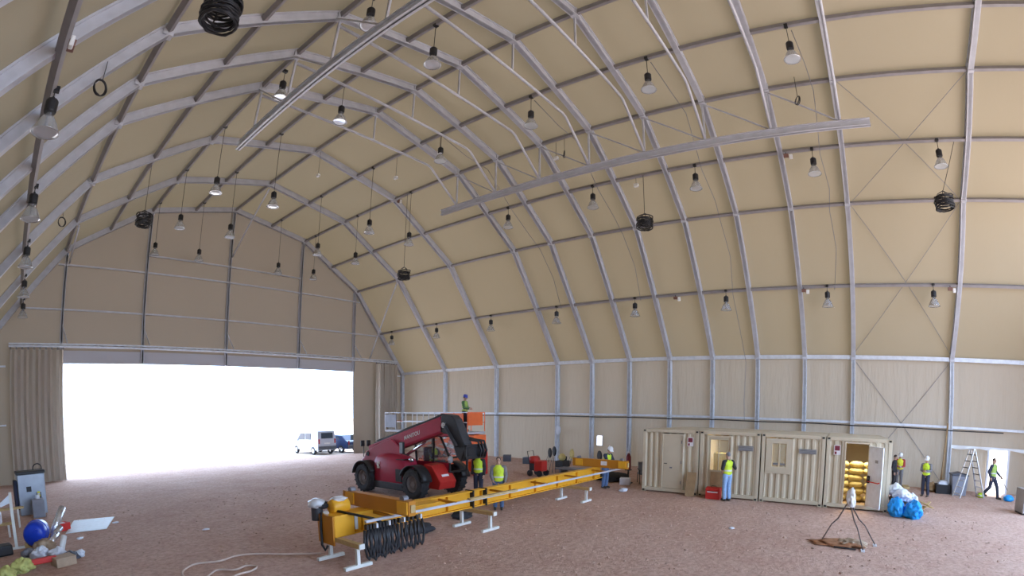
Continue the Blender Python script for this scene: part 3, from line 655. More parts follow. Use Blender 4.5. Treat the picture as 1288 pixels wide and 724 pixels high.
# front: red axle housing with a white plate, mudguards
fr = MB().prism([(-1.40, .34), (-1.45, 1.24), (-1.85, 1.20), (-2.30, .62), (-2.22, .34)], -.50, .34, 'X').build('front_housing', 'bright_red', T, bevel=.03)
MB().box((-.10, -2.155, .83), (.36, .012, .09), R=Matrix.Rotation(-.66, 3, 'X')).build('name_plate', 'lettering', fr)
for sx in (-1, 1):
    for yc, a0, a1 in ((-1.52, .12, 2.75), (1.45, .35, 2.95)):
        mb = MB()
        mb.grid(lambda u, v, yc=yc, a0=a0, a1=a1: ((sx * (.78 + .46 * v)), yc - .66 * math.cos(a0 + (a1 - a0) * u), .58 + .66 * math.sin(a0 + (a1 - a0) * u)), 14, 2)
        o = mb.build('mudguard', 'black_frame', T, smooth=True); so_ = o.modifiers.new('thickness', 'SOLIDIFY'); so_.thickness = .03
dr = person('person in yellow vest sitting at the wheel inside the dark red telehandler cab', (1.40, -17.78, .22), 0, dict(hiL=(.1, 0, .93), knL=(.13, -.44, .98), anL=(.14, -.50, .78), hiR=(-.1, 0, .93), knR=(-.13, -.44, .98), anR=(-.14, -.50, .78), elL=(.24, -.16, 1.18), wrL=(.16, -.42, 1.22), elR=(-.24, -.16, 1.18), wrR=(-.16, -.42, 1.22)), top='navy', vest='vest', legs='navy', hat='hair')
# ------------------------------------------------------------------ orange lift behind it
M['orange'] = mat('orange_lift_paint', (0.85, 0.17, 0.05), 0.45, 0, 0.06, 2)
L = thing('scissor_lift', 'orange scissor lift with raised railed basket, behind the telehandler boom', 'lift', (6.0, -13.0, 0))
MB().bb((-.6, -2.9, .25), (.6, .5, .75)).build('base_chassis', 'orange', L, bevel=.03)
for sx in (-1, 1):
    for y in (-2.4, .0): MB().lathe([(0, -.1), (.24, -.1), (.28, -.06), (.28, .06), (.24, .1), (0, .1)], (sx * .55, y, .28), 'X', 20).build('wheel', 'rubber', L)
for k in range(2):
    z0, z1 = .80 + k * .62, 1.40 + k * .62
    for sx in (-1, 1):
        MB().bar((sx * .5, -2.8, z0), (sx * .5, .4, z1), .06, .12).build('scissor_arm', 'orange', L); MB().bar((sx * .42, .4, z0), (sx * .42, -2.8, z1), .06, .12).build('scissor_arm', 'orange', L)
MB().bb((-.65, -3.0, 2.06), (.65, 3.2, 2.16)).build('deck', 'steel', L, bevel=.01)
for x in (-.63, .63):
    for z in (2.62, 3.1): MB().bar((x, -3.0, z), (x, 3.2, z), .035, .035).build('guard_rail', 'steel_light', L)
    for i in range(8): MB().bar((x, -3.0 + i * .885, 2.16), (x, -3.0 + i * .885, 3.1), .03, .03).build('rail_post', 'orange' if i < 2 else 'steel_light', L)
for y in (-3.0, 3.2):
    for z in (2.62, 3.1): MB().bar((-.63, y, z), (.63, y, z), .035, .035).build('guard_rail', 'orange', L)
MB().bb((-.68, -2.75, 2.48), (-.64, -1.25, 3.06)).build('side_panel', 'orange', L)
MB().bb((-.63, -3.05, 2.48), (.42, -3.02, 3.08)).build('end_panel', 'orange', L)
MB().bb((-.67, 2.2, 2.3), (-.64, 3.15, 3.0)).build('end_panel', 'steel_dark', L)
MB().bb((-.45, -3.25, 1.50), (.45, -2.45, 2.02)).build('control_box', 'orange', L, bevel=.02)
MB().bb((-.5, -3.3, .1), (.5, -3.1, 1.3)).build('access_ladder', 'bright_red', L)
# ------------------------------------------------------------------ the four cream containers
M['cream'] = mat('cream_container_paint', (0.60, 0.52, 0.39), 0.55, 0, 0.05, 1.5)
M['cream_dark'] = mat('cream_paint_weathered', (0.52, 0.45, 0.33), 0.6, 0, 0.08, 2)
M['slot'] = mat('recess_shade_black', (0.015, 0.015, 0.015), 0.8)
M['vent_grey'] = mat('grey_louvre', (0.36, 0.34, 0.33), 0.55)
M['sack'] = mat('yellow_sacking', (0.62, 0.50, 0.20), 0.8, 0, 0.15, 6, 0.4, 14)
M['leaf'] = mat('white_door_leaf', (0.80, 0.83, 0.88), 0.35)
M['sign_red'] = mat('dark_red_print', (0.22, 0.03, 0.05), 0.6)
M['pane'] = clear_plastic('window_pane', (0.75, 0.75, 0.60), 0.22)
M['ply'] = mat('plywood', (0.40, 0.27, 0.15), 0.7, 0, 0.15, 5)
CW, CH, CD = 2.34, 2.52, 5.9
def corr(mb, y0, y1, z0, z1, x=0.03, depth=0.05, pitch=0.27):
    # corrugated sheet between y0 and y1, ribs running up
    n = max(1, round((y1 - y0) / pitch)); p = (y1 - y0) / n; pts = []
    for i in range(n):
        a = y0 + i * p
        pts += [(a, x), (a + p * .32, x), (a + p * .5, x + depth), (a + p * .82, x + depth)]
    pts.append((y1, x))
    v = [(mb.bm.verts.new((xx, y, z0)), mb.bm.verts.new((xx, y, z1))) for y, xx in pts]
    for a, b in zip(v, v[1:]): mb.bm.faces.new((a[0], b[0], b[1], a[1]))
    return mb
def container(yc, label, opening, X=6.66):
    # local +x goes in from the front face, local y along the row
    t = thing('site_container', label, 'container', (X, yc, 0), group='row of cream site containers'); h = CW / 2
    for s in (-1, 1):
        MB().bb((0, s * h, .1), (.12, s * (h - .13), CH)).build('corner_post', 'cream', t, bevel=.012)
        for z in (.06, CH - .06):
            o = MB().bb((-.012, s * (h + .0), z - .06), (.16, s * (h - .16), z + .06)).build('corner_casting', 'cream_dark', t, bevel=.008)
            MB().bb((-.017, s * (h - .035), z - .028), (.02, s * (h - .125), z + .028)).build('casting_hole_shade', 'slot', o)  # black block on the casting, painted in place of the hole's shade
    MB().bb((.0, -h + .13, CH - .12), (.10, h - .13, CH)).build('top_rail', 'cream', t, bevel=.01)
    mb = MB()
    MB().bb((.0, -h + .13, .05), (.10, h - .13, .19)).build('bottom_rail', 'cream', t, bevel=.01)
    y0, y1, z0, z1 = opening
    mb = MB(); corr(mb, -h + .13, y0, .19, CH - .12); corr(mb, y1, h - .13, .19, CH - .12)
    if z0 > .25: corr(mb, y0, y1, .19, z0)
    if z1 < CH - .2: corr(mb, y0, y1, z1, CH - .12)
    mb.build('front_panel', 'cream', t)
    for i in range(7): MB().bb((-.012, -h + .26 + i * (CW - .52) / 6 - .03, CH - .15), (.005, -h + .26 + i * (CW - .52) / 6 + .03, CH - .09)).build('lashing_ring', 'cream_dark', t)
    fr = MB()
    w = .06
    fr.bb((-.01, y0, z0), (.08, y0 + w, z1)).bb((-.01, y1 - w, z0), (.08, y1, z1)).bb((-.01, y0 + w, z1 - w), (.08, y1 - w, z1))
    if z0 > .25: fr.bb((-.01, y0 + w, z0), (.08, y1 - w, z0 + w))
    fr.build('opening_frame', 'cream', t, bevel=.008)
    MB().bb((.12, -h, .12), (CD, -h + .04, CH - .02)).build('side_wall', 'cream', t); MB().bb((.12, h - .04, .12), (CD, h, CH - .02)).build('side_wall', 'cream', t)
    MB().bb((CD - .06, -h, .12), (CD, h, CH - .02)).build('back_wall', 'cream', t)
    MB().bb((.05, -h + .02, CH - .05), (CD, h - .02, CH - .01)).build('roof_sheet', 'cream', t)
    MB().bb((.12, -h + .04, .12), (CD - .06, h - .04, .17)).build('floor_board', 'ply', t)
    return t
def sign(t, y, z):
    s = MB().bb((-.022, y - .12, z - .17), (-.008, y + .12, z + .17)).build('warning_plate', 'lettering', t)
    MB().prism([(y - .09, z - .02), (y - .09, z + .15), (y + .09, z + .15), (y + .09, z - .02)], -.027, -.021, 'X').build('warning_mark', 'sign_red', s)
    MB().prism([(y + .02, z - .15), (y + .02, z - .06), (y + .09, z - .06), (y + .09, z - .15)], -.027, -.021, 'X').build('warning_mark', 'sign_red', s)
def louvre(t, y0, y1, z0, z1):
    v = MB().bb((-.03, y0, z0), (.02, y1, z1)).build('vent', 'vent_grey', t, bevel=.006)
    for i in range(4): MB().box((-.035, (y0 + y1) / 2, z0 + (i + .5) * (z1 - z0) / 4), (.02, y1 - y0 - .06, .012), R=Matrix.Rotation(.6, 3, 'Y')).build('louvre_blade', 'steel_dark', v)
def inside_lamp(t, x, e):
    c = MB().bb((x - .5, -.08, CH - .10), (x + .5, .08, CH - .05)).build('ceiling_fitting', 'white', t)
    l = bpy.data.lights.new('container_lamp', 'AREA'); l.shape = 'RECTANGLE'; l.size = .9; l.size_y = .14; l.energy = e * .55; l.color = (1.0, .90, .68)
    o = bpy.data.objects.new('lamp_light', l); C.objects.link(o); o.parent = t; o.location = (x, 0, CH - .11)
# 1: shut door
t = container(-25.45, 'cream container with a shut plain door, first of the row from the yellow girder', (-.55, .36, .19, 2.36))
d = MB().bb((.015, -.49, .20), (.055, .30, 2.30)).build('door', 'cream', t, bevel=.006)
MB().tube([(.0, .22, 1.18), (-.05, .22, 1.18), (-.05, .10, 1.18)], .014, 8).build('door_handle', 'black', d)
MB().box((.005, -.05, 1.02), (.02, .10, .05)).build('latch_plate', 'steel_dark', d)
for z in (.45, 1.25, 2.05): MB().cyl((.005, -.47, z), .018, .12, 'Z', 8).build('hinge', 'steel_dark', d)
sign(t, -.83, 2.08)
# 2: half glazed doorway, yellow inside
t = container(-27.83, 'cream container with an open doorway, behind the person in pale jeans', (-.08, .88, .19, 2.36))
d = MB()
for lo, hi in (((.6, .80, .20), (.64, .86, 2.3)), ((.02, .74, .20), (.06, .82, 2.3)), ((.02, .0, .20), (.06, .06, 2.3)), ((.02, .06, .20), (.06, .74, 1.05)), ((.02, .06, 2.2), (.06, .74, 2.3)), ((.02, .40, 1.05), (.06, .44, 2.2))):
    if lo[0] < .5: d.bb(lo, hi)
d = d.build('half_glazed_door', 'cream_dark', t, bevel=.005)
MB().bb((.036, .06, 1.05), (.044, .74, 2.2)).build('glass_pane', 'pane', d)
MB().bb((.0, .10, .28), (.02, .70, .98)).build('door_kick_panel', 'ply', d)
louvre(t, -.92, -.34, 1.84, 2.03); inside_lamp(t, 1.6, 110)
MB().box((1.2, .4, .9), (.4, .9, 1.45)).build('yellow_lining', 'sack', t)
# 3: window
t = container(-30.22, 'cream container with a two-pane window, third of the row from the yellow girder', (.0, 1.0, 1.08, 2.36))
wn = MB()
for lo, hi in (((-.01, .06, 1.14), (.05, .24, 2.30)), ((-.01, .76, 1.14), (.05, .94, 2.30)), ((-.01, .24, 1.14), (.05, .76, 1.34)), ((-.01, .24, 2.18), (.05, .76, 2.30)), ((.0, .475, 1.34), (.045, .525, 2.18))): wn.bb(lo, hi)
wn = wn.build('window_frame', 'cream', t, bevel=.006)
MB().bb((.02, .24, 1.34), (.028, .76, 2.18)).build('window_pane', 'pane', wn)
for k in (0, 1): MB().bb((.0, .27 + k * .26, 1.40), (.02, .46 + k * .26, 1.47)).build('window_latch', 'steel_dark', wn)
louvre(t, -.86, -.22, 1.86, 2.03); inside_lamp(t, 1.6, 110)
# 4: open doorway full of sacks
t = container(-32.60, 'cream container with its white door swung open on yellow sacks', (-.40, .52, .19, 2.38))
sign(t, .78, 2.07); inside_lamp(t, 1.4, 120)
lf = MB().box((0, -.40, 1.22), (.045, .80, 2.08)).build('door_leaf', 'leaf', t, bevel=.006); lf.location = (-.02, -.37, 0); lf.rotation_euler = (0, 0, -.98)
plabel(lf, 'white door leaf standing open')
pb = MB().tube([(-.04, -.10, 1.08), (-.10, -.12, 1.06), (-.10, -.70, 1.06), (-.04, -.72, 1.08)], .018, 8).build('panic_bar', 'bright_red', lf)
MB().bb((-.09, -.14, 1.0), (-.02, -.04, 1.25)).build('lock_case', 'black', lf); MB().bb((-.035, -.55, 1.72), (-.022, -.40, 1.82)).build('door_plate', 'vent_grey', lf)
k = 0
for z in range(6):
    for y in (-.55, .0, .55):
        yy = -32.60 + y + random.uniform(-.06, .06); zz = .17 + z * .235
        sk = MB().ball((0, 0, .13), (.62, .56, .29), 3, .10, 2.5)
        for v in sk.bm.verts: v.co.z = max(0, min(.245, v.co.z))
        o = sk.build('yellow_sack', 'sack', None, smooth=True); o.location = (7.6 + .12 * z + random.uniform(-.05, .05), yy, zz)
        row = ['bottom', 'second', 'third', 'fourth', 'fifth', 'top'][z]; col = {-.55: 'right', .0: 'middle', .55: 'left'}[y]
        tag(o, 'yellow sack in the %s stack inside the open container, %s layer' % (col, row), 'sack', 'yellow sacks stacked in the open container')
solo('leaning_board', MB().box((6.42, -26.42, .46), (.04, .36, .94), R=Matrix.Rotation(.28, 3, 'Y')), 'board_grey' if 'board_grey' in M else 'ply', 'greyish board leaning on the container left of the red toolbox', 'board')
tb = thing('toolbox', 'red steel toolbox on the ground beside the person in pale jeans', 'toolbox', (6.36, -27.36, 0), PI / 2)
MB().bb((-.27, -.2, .0), (.27, .2, .30)).build('case', 'bright_red', tb, bevel=.015); MB().prism([(-.2, .31), (-.2, .40), (-.1, .44), (.1, .44), (.2, .40), (.2, .31)], -.27, .27, 'X').build('lid', 'bright_red', tb, bevel=.01)
MB().bb((-.20, .2, .25), (.20, .207, .29)).build('label_strip', 'lettering', tb); MB().tube([(-.10, 0, .43), (-.10, 0, .48), (.10, 0, .48), (.10, 0, .43)], .012, 8).build('carry_handle', 'black', tb)

# ------------------------------------------------------------------ yellow crane girder on white trestles
M['yellow'] = mat('crane_yellow_paint', (0.80, 0.40, 0.025), 0.42, 0, 0.05, 2)
M['amber'] = mat('amber_shaded_crane_paint', (0.50, 0.20, 0.014), 0.45, 0, 0.06, 2)  # amber paint, darkened for the sides turned away from the light
M['trestle'] = mat('trestle_white', (0.72, 0.73, 0.70), 0.55)
M['timber'] = mat('timber', (0.50, 0.36, 0.17), 0.75, 0, 0.15, 6)
M['film'] = clear_plastic('plastic_film', (0.82, 0.85, 0.9), 0.7)
G = thing('crane_girder', 'long yellow crane girder lying on white trestles across the floor', 'crane girder', (-.4, -22.85, .52))
gb = MB().bb((-6.1, -.11, 0), (6.05, .11, .03)).bb((-6.1, -.02, .03), (6.05, .02, .43)).bb((-6.1, -.11, .43), (6.05, .11, .46)).build('girder_beam', 'yellow', G, bevel=.004)
for i in range(9): MB().bb((-5.4 + i * 1.35 - .008, -.10, .03), (-5.4 + i * 1.35 + .008, .10, .43)).build('stiffener', 'yellow', gb)
for xx, nm in ((-5.05, 'l'), (5.75, 'r')):
    ec = MB().bb((xx - .10, -1.35, .46), (xx + .10, 1.05, .78)).build('end_carriage', 'amber', G, bevel=.012)
    for y in (-1.1, .8):
        MB().cyl((xx, y, .80), .07, .14, 'X', 16).build('carriage_wheel', 'steel_dark', ec); MB().bb((xx - .13, y - .22, .50), (xx - .10, y + .1, .76)).build('wheel_plate', 'yellow', ec)
    for y in (-1.35, 1.05): MB().box((xx, y, .62), (.12, .06, .16)).build('buffer', 'timber', ec)
    if nm == 'r': MB().bb((xx - .108, -.50, .56), (xx - .101, -.24, .72)).build('paper_notice', 'lettering', ec)
for i in range(6):
    a = MB().bar((-5.1 + i * 2.05, -.1, .40), (-5.1 + i * 2.05, -.72, .38), .05, .06).build('outrigger_arm', 'amber', G)
rl = MB().bb((-5.8, -.75, .355), (6.6, -.69, .375)).bb((-5.8, -.75, .375), (6.6, -.738, .405)).bb((-5.8, -.702, .375), (6.6, -.69, .405)).build('festoon_rail', 'steel', G)
for i in range(16):
    x = -5.78 + .085 * i + (.04 * (i - 9) if i > 9 else 0); z0 = -.40 + .04 * math.sin(i * 2.3) - (.03 if i < 7 else 0); w_ = .03 + .03 * math.sin(i * 1.7)
    c_ = MB().box((x, -.72, .26), (.05, .09, .10)).build('festoon_trolley', 'steel_light' if i % 4 == 3 else 'black', G)
    MB().tube([(x - .05, -.72, .20), (x - .055 - w_, -.74, -.1), (x - .03, -.74, z0 + .06), (x + .01, -.74, z0), (x + .05, -.74, z0 + .06), (x + .055 + w_, -.74, -.1), (x + .05, -.72, .20)], .030, 8).build('cable_loop', 'black', c_, smooth=True)
MB().tube([(-5.95, .1, .52), (-5.75, -.35, .46), (-5.55, -.66, .40), (-5.35, -.72, .28)], .03, 8).build('feed_cable', 'black', G, smooth=True)
MB().bb((-5.0, -.55, .44), (-3.4, .15, .455)).build('walk_plate', 'yellow', G)
# hoist unit on the near end
H = MB().bb((-6.20, -.16, .003), (-5.68, .50, .47)).build('hoist_body', 'yellow', G, bevel=.02)
MB().bb((-6.235, -.14, -.16), (-6.20, .46, .46)).build('hoist_side_plate', 'amber', H); MB().bb((-5.66, -.14, .1), (-5.58, -.06, .42)).build('switch_box', 'steel_light', H)
MB().lathe([(0, -.22), (.14, -.22), (.16, -.18), (.16, .18), (.14, .22), (0, .22)], (-5.82, .22, .60), 'X', 24).build('hoist_drum', 'yellow', H, smooth=True)
MB().ball((-5.80, .24, .74), (.40, .30, .12), 3, .25, 3).build('plastic_wrap', 'film', H, smooth=True)
MB().cyl((-6.20, .52, .50), .13, .40, 'Z', 20).build('motor', 'dark_metal', H); MB().ball((-6.20, .52, .66), (.40, .40, .22), 3, .3, 3).build('plastic_wrap', 'film', H, smooth=True); MB().ball((-6.08, .44, .62), (.36, .30, .16), 3, .3, 3).build('black_wrap', 'darkcloth', H, smooth=True)
MB().tube([(-6.23, .30, .50), (-6.27, .28, .2), (-6.27, .28, -.2), (-6.23, .22, -.32), (-6.19, .18, -.22)], .03, 8).build('pendant_hose', 'black', H, smooth=True)
MB().bb((-5.68, -.10, .38), (-5.0, .40, .45)).build('hoist_arm', 'yellow', H)
for xx in (-1.75, -1.2): MB().bb((xx - .02, -.15, -.02), (xx + .02, .15, .48)).build('lifting_strap', 'darkcloth', G)
TR = None
for i, (x, lab) in enumerate(((-6.5, 'under the hoist end of the yellow girder'), (-2.25, 'under the middle of the yellow girder, behind the straps'), (3.05, 'under the far end of the yellow girder'))):
    loc = (x, -23.13, 0)
    lab = 'white steel trestle with timber crossbeam ' + lab
    if TR is None:
        TR = thing('trestle', lab, 'trestle', loc, group='white trestles under the yellow girder')
        for y in (.50, -.52):
            f = MB().bb((-.34, y - .045, 0), (.34, y + .045, .07)).build('foot', 'trestle', TR, bevel=.006); MB().bb((-.04, y - .04, .07), (.04, y + .04, .42)).build('upright', 'trestle', TR, bevel=.004)
        MB().bb((-.06, -.68, .42), (.06, .62, .52)).build('crossbeam', 'timber', TR, bevel=.006); MB().bb((-.065, -.70, .42), (.065, -.66, .525)).build('beam_end', 'trestle', TR)
    else: dup(TR, loc, 0, lab, 'white trestles under the yellow girder')
solo('packing_plank', MB().box((-2.0, -23.58, .93), (2.0, .12, .05)), 'timber', 'pale timber plank strapped along the middle of the yellow girder', 'plank')
for i, (x, y, s) in enumerate(((-3.55, -22.3, 1.0), (-1.55, -22.0, .8))):
    solo('black_sheet_heap', MB().ball((x, y, .09), (.9 * s, .6 * s, .30), 3, .5, 2.2, flat=0.005), 'darkcloth', 'crumpled black cloth heap under the yellow girder, %s' % ('nearer the cable loops' if i == 0 else 'near the middle trestle'), 'cloth', smooth=True)
# ------------------------------------------------------------------ exterior vehicles
M['van_paint'] = mat('pale_van_paint', (0.55, 0.58, 0.66), 0.3, 0, 0.03); M['car_paint'] = mat('dark_blue_car_paint', (0.03, 0.05, 0.13), 0.25, 0, 0.05)
M['auto_glass'] = mat('dark_auto_glass', (0.06, 0.08, 0.11), 0.1); M['tail'] = mat('tail_lamp_red', (0.4, 0.04, 0.05), 0.3); M['bumper'] = mat('grey_bumper', (0.10, 0.11, 0.13), 0.6)
def vehicle(name, label, cat, loc, rz, prof, W, paint, glass_side, rear, wheels, nose):
    t = thing(name, label, cat, loc, rz); h = W / 2
    b = MB(); n = len(prof)
    for k, (s, ins) in enumerate(((-1, 1), (1, 1))): pass
    rings = []
    for x, tz in ((-h + .0, 0), (-h + .08, 1), (h - .08, 1), (h, 0)):
        rings.append([b.bm.verts.new((x * (1 - .10 * max(0, (z - .9))), y, z if tz else z * .985 + .008)) for y, z in prof])
    for a, c in zip(rings, rings[1:]):
        for i in range(n): b.bm.faces.new((a[i], a[(i + 1) % n], c[(i + 1) % n], c[i]))
    b.bm.faces.new(rings[0]); b.bm.faces.new(rings[-1][::-1])
    b.build('body_shell', paint, t, bevel=.04)
    for s in (-1, 1):
        for g in glass_side: MB().prism(g, s * (h * .97) - .012, s * (h * .97) + .012, 'X').build('side_glass', 'auto_glass', t)
        for y in wheels:
            o = MB().lathe([(.17, -.09), (.29, -.09), (.31, -.05), (.31, .05), (.29, .09), (.17, .09)], (s * (h - .08), y, .31), 'X', 24).build('tyre', 'rubber', t); MB().lathe([(0, s * .07), (.18, s * .09), (.18, -s * .05), (0, -s * .05)], (s * (h - .08), y, .31), 'X', 16).build('hub_cap', 'chrome', o)
        MB().box((s * (h - .12), rear[0], rear[1]), (.12, .05, .34)).build('tail_lamp', 'tail', t); MB().box((s * (h - .22), nose[0], nose[1]), (.28, .08, .14)).build('head_lamp', 'lens', t)
        MB().box((s * (h + .10), nose[0] + (-1.15 if nose[0] > 0 else 1.15), 1.08), (.16, .08, .14)).build('door_mirror', paint, t, bevel=.02)
    MB().box((0, rear[0] - .01, rear[1] + .42), (W * .62, .03, .42)).build('rear_window', 'auto_glass', t); MB().box((0, rear[0] - .03, .52), (W * .96, .10, .26)).build('rear_bumper', 'bumper', t, bevel=.02)
    MB().box((0, rear[0] - .02, .86), (.5, .02, .11)).build('number_plate', 'white', t)
    return t
vehicle('van', 'white high-roofed van parked outside the big doorway with its back to us', 'van', (8.35, 3.1, 0), 0,
        [(-2.0, .34), (-2.03, .95), (-1.93, 1.78), (-1.7, 1.86), (.6, 1.84), (1.0, 1.62), (1.38, 1.12), (2.0, .95), (2.1, .62), (2.06, .34)], 1.66, 'van_paint',
        [[(.0, 1.12), (.0, 1.60), (.62, 1.60), (1.15, 1.12)], [(-.95, 1.14), (-.95, 1.60), (-.15, 1.60), (-.15, 1.14)]], (-2.02, 1.02), (-1.3, 1.35), (2.02, .78))
vehicle('car', 'dark blue car parked outside, half hidden by the right edge of the doorway', 'car', (10.5, 2.9, 0), .18,
        [(-2.0, .32), (-2.05, .88), (-1.75, 1.0), (-1.3, 1.38), (.1, 1.42), (.85, .98), (1.85, .84), (2.05, .6), (2.0, .32)], 1.7, 'car_paint',
        [[(-1.2, 1.0), (-.95, 1.32), (-.05, 1.34), (.60, 1.0)]], (-2.04, .80), (-1.25, 1.3), (1.98, .68))

# ------------------------------------------------------------------ side doorway, ladder, bin, cabinet
t = thing('side_door_frame', 'pale bluish steel frame around the small side doorway', 'door frame', (14.98, -40.05, 0))
for y in (.53, -.53): MB().bb((-.06, y - .05, 0), (.06, y + .05, 2.12)).build('jamb', 'steel_light', t)
MB().bb((-.06, -.58, 2.08), (.06, .58, 2.17)).build('head', 'steel_light', t)
mb = MB(); mb.grid(lambda u, v: (14.90 + .02 * math.sin(u * 31) - .02 * v, -37.55 - 5.2 * u, 2.19 - (.14 + .04 * math.sin(u * 19)) * v), 50, 3)
solo('white_wrap_strip', mb, 'film', 'white plastic-wrapped rail running over the small side doorway', 'rail', smooth=True)
M['alu'] = mat('ladder_aluminium', (0.72, 0.74, 0.78), 0.3, 0.5)
t = thing('step_ladder', 'tall aluminium double ladder standing open beside the side doorway', 'ladder', (12.75, -38.12, 0), .45)
for side, sg in (('a', 1), ('b', -1)):
    for x in (-.22, .22):
        MB().bar((x * 1.25, sg * .72, 0), (x * .75, sg * .03, 2.12), .035, .07, (1, 0, 0)).build('stile', 'alu', t)
    for k in range(7):
        f = (k + .6) / 7.4; MB().bar((-.22 * (1.25 - .5 * f), sg * (.72 - .69 * f), 2.12 * f), (.22 * (1.25 - .5 * f), sg * (.72 - .69 * f), 2.12 * f), .09, .03).build('tread', 'dark_metal' if k > 2 else 'alu', t)
MB().bb((-.19, -.06, 2.10), (.19, .06, 2.15)).build('hinge_cap', 'alu', t)
M['bin_grey'] = mat('grey_plastic_bin', (0.24, 0.25, 0.30), 0.5, 0, .1, 3); M['bin_dark'] = mat('dark_grey_lid', (0.09, 0.10, 0.13), 0.45)
t = thing('waste_bin', 'grey wheeled bin with dark lid left of the tall ladder', 'bin', (13.45, -37.75, 0))
MB().prism([(-.33, 0), (-.40, .88), (.40, .88), (.33, 0)], -.34, .34, 'X').build('bin_body', 'bin_grey', t, bevel=.03); MB().prism([(-.42, .88), (-.42, .94), (0, 1.04), (.42, .96), (.42, .88)], -.37, .37, 'X').build('bin_lid', 'bin_dark', t, bevel=.02)
for y in (-.3, .3): MB().cyl((.36, y, .1), .1, .05, 'Y', 16).build('bin_wheel', 'rubber', t)
t = thing('metal_cabinet', 'grey metal cabinet with a bright white front at the right edge of the floor', 'cabinet', (9.15, -39.88, 0), .08)
MB().bb((-.42, -.55, 0.06), (.42, .55, .95)).build('cabinet_case', 'vent_grey', t, bevel=.01); MB().bb((-.40, -.52, 0), (.40, .52, .06)).build('plinth', 'black', t)
fr = MB().bb((-.435, -.53, .08), (-.42, .50, .93)).build('drawer_front', 'leaf', t)
for z in (.30, .42, .54, .66): MB().bb((-.442, -.48, z), (-.434, .45, z + .02)).build('drawer_gap', 'vent_grey', fr)
solo('red_canister', MB().lathe([(0, 0), (.15, 0), (.16, .04), (.16, .14), (.08, .20), (.05, .24), (0, .24)], (9.15, -39.75, .95), 'Z', 20), 'bright_red', 'red canister standing on the grey metal cabinet', 'canister', smooth=True)
M['blue_bag'] = mat('blue_plastic_bag', (0.015, 0.33, 0.86), 0.35, 0, .12, 5); M['white_bag'] = mat('white_plastic_bag', (0.72, 0.75, 0.84), 0.4, 0, .08, 5); M['card'] = mat('cardboard', (0.42, 0.31, 0.22), 0.8, 0, .12, 5)
solo('blue_bag', MB().ball((12.45, -39.95, .12), (.5, .5, .30), 3, .25, 2.5, flat=.004), 'blue_bag', 'small blue plastic bag at the foot of the side doorway', 'bag', smooth=True)
solo('green_bag', MB().ball((12.95, -38.75, .10), (.32, .32, .24), 3, .25, 2.5, flat=.004), 'vest', 'small yellow-green bundle on the floor between the ladder feet', 'bundle', smooth=True)
# rubbish bags by the container corner
def bag(c, d, sharp=.16, tilt=0.0, seed=None):
    # slumped plastic sack: flat foot, pinched neck, creased skin
    mb = MB(); r = bmesh.ops.create_icosphere(mb.bm, subdivisions=4, radius=1.0); off = Vector((random.random() * 40,) * 3)
    for v in r['verts']:
        p = v.co.copy(); n1 = noise.noise(p * 1.6 + off); n2 = noise.noise(p * 5.0 + off); n3 = abs(noise.noise(p * 3.2 - off))
        f = 1 + sharp * 1.4 * n1 + sharp * .5 * n2 - sharp * 1.2 * (n3 < .05)
        q = p * f; q.z = max(q.z, -.72); s_ = 1.0 - .35 * max(0, q.z) ** 2
        v.co = Vector((c[0] + q.x * d[0] / 2 * s_ + tilt * q.z * .1, c[1] + q.y * d[1] / 2 * s_, c[2] + (q.z + .72) * d[2] / 1.72))
    return mb
for i, (x, y, z, dx, dz, m, lab) in enumerate(((6.15, -34.02, 0, .66, .66, 'blue_bag', 'full blue rubbish bag closest to the container corner'), (6.0, -34.60, 0, .72, .62, 'blue_bag', 'full blue rubbish bag with a dark tip, right of the other one'),
        (6.55, -34.22, .50, .72, .40, 'white_bag', 'white plastic bag heaped on top of the two blue bags'), (6.95, -34.02, .62, .66, .40, 'white_bag', 'white plastic bag at the top of the rubbish pile'), (6.8, -34.6, .36, .55, .4, 'white_bag', 'white plastic bag at the right of the rubbish pile'))):
    solo('rubbish_bag', bag((x, y, z), (dx, dx * .9, dz), .2), m, lab, 'bag', 'rubbish bags by the container', smooth=True)
solo('rubbish_pile', MB().ball((7.0, -34.3, .28), (.9, 1.0, .75), 3, .4, 2, flat=.003), 'card', 'brown cardboard heap underneath the white rubbish bags', 'rubbish', smooth=True)
for i in range(5):
    a = random.uniform(-.5, .5); solo('scrap_pallet_board', MB().box((7.7 + .12 * i, -35.15 - .08 * i, .04 + .05 * i), (.8, .10, .03), R=Matrix.Rotation(a, 3, 'Z') @ Matrix.Rotation(.12 * (i % 3 - 1), 3, 'Y')), 'timber', 'scrap wooden board in the loose heap right of the rubbish bags, %s in the heap' % ['lowest', 'second', 'middle', 'fourth', 'topmost'][i], 'board', 'scrap boards')
# things along the wall left of the side door
solo('leaning_pipe', MB().tube([(13.95, -36.95, 0.02), (14.78, -37.32, 3.2)], .04, 8), 'ply', 'brown pipe leaning on the fabric wall behind the black crate', 'pipe', smooth=True)
t = thing('crate', 'black crate holding white bags at the foot of the leaning pipe', 'crate', (13.55, -37.02, 0))
MB().bb((-.3, -.35, 0), (.3, .35, .05)).bb((-.3, -.35, .05), (-.26, .35, .42)).bb((.26, -.35, .05), (.3, .35, .42)).bb((-.26, -.35, .05), (.26, -.31, .42)).bb((-.26, .31, .05), (.26, .35, .42)).build('crate_box', 'black', t)
solo('white_bag', MB().ball((13.55, -37.02, .42), (.5, .56, .36), 3, .3, 2.5), 'white_bag', 'white bag stuffed in the black crate', 'bag', smooth=True)
solo('wood_heap', MB().ball((14.1, -36.55, .15), (1.1, .8, .5), 3, .5, 2, flat=.003), 'ply', 'brown heap of wood scraps beside the black crate', 'wood', smooth=True)
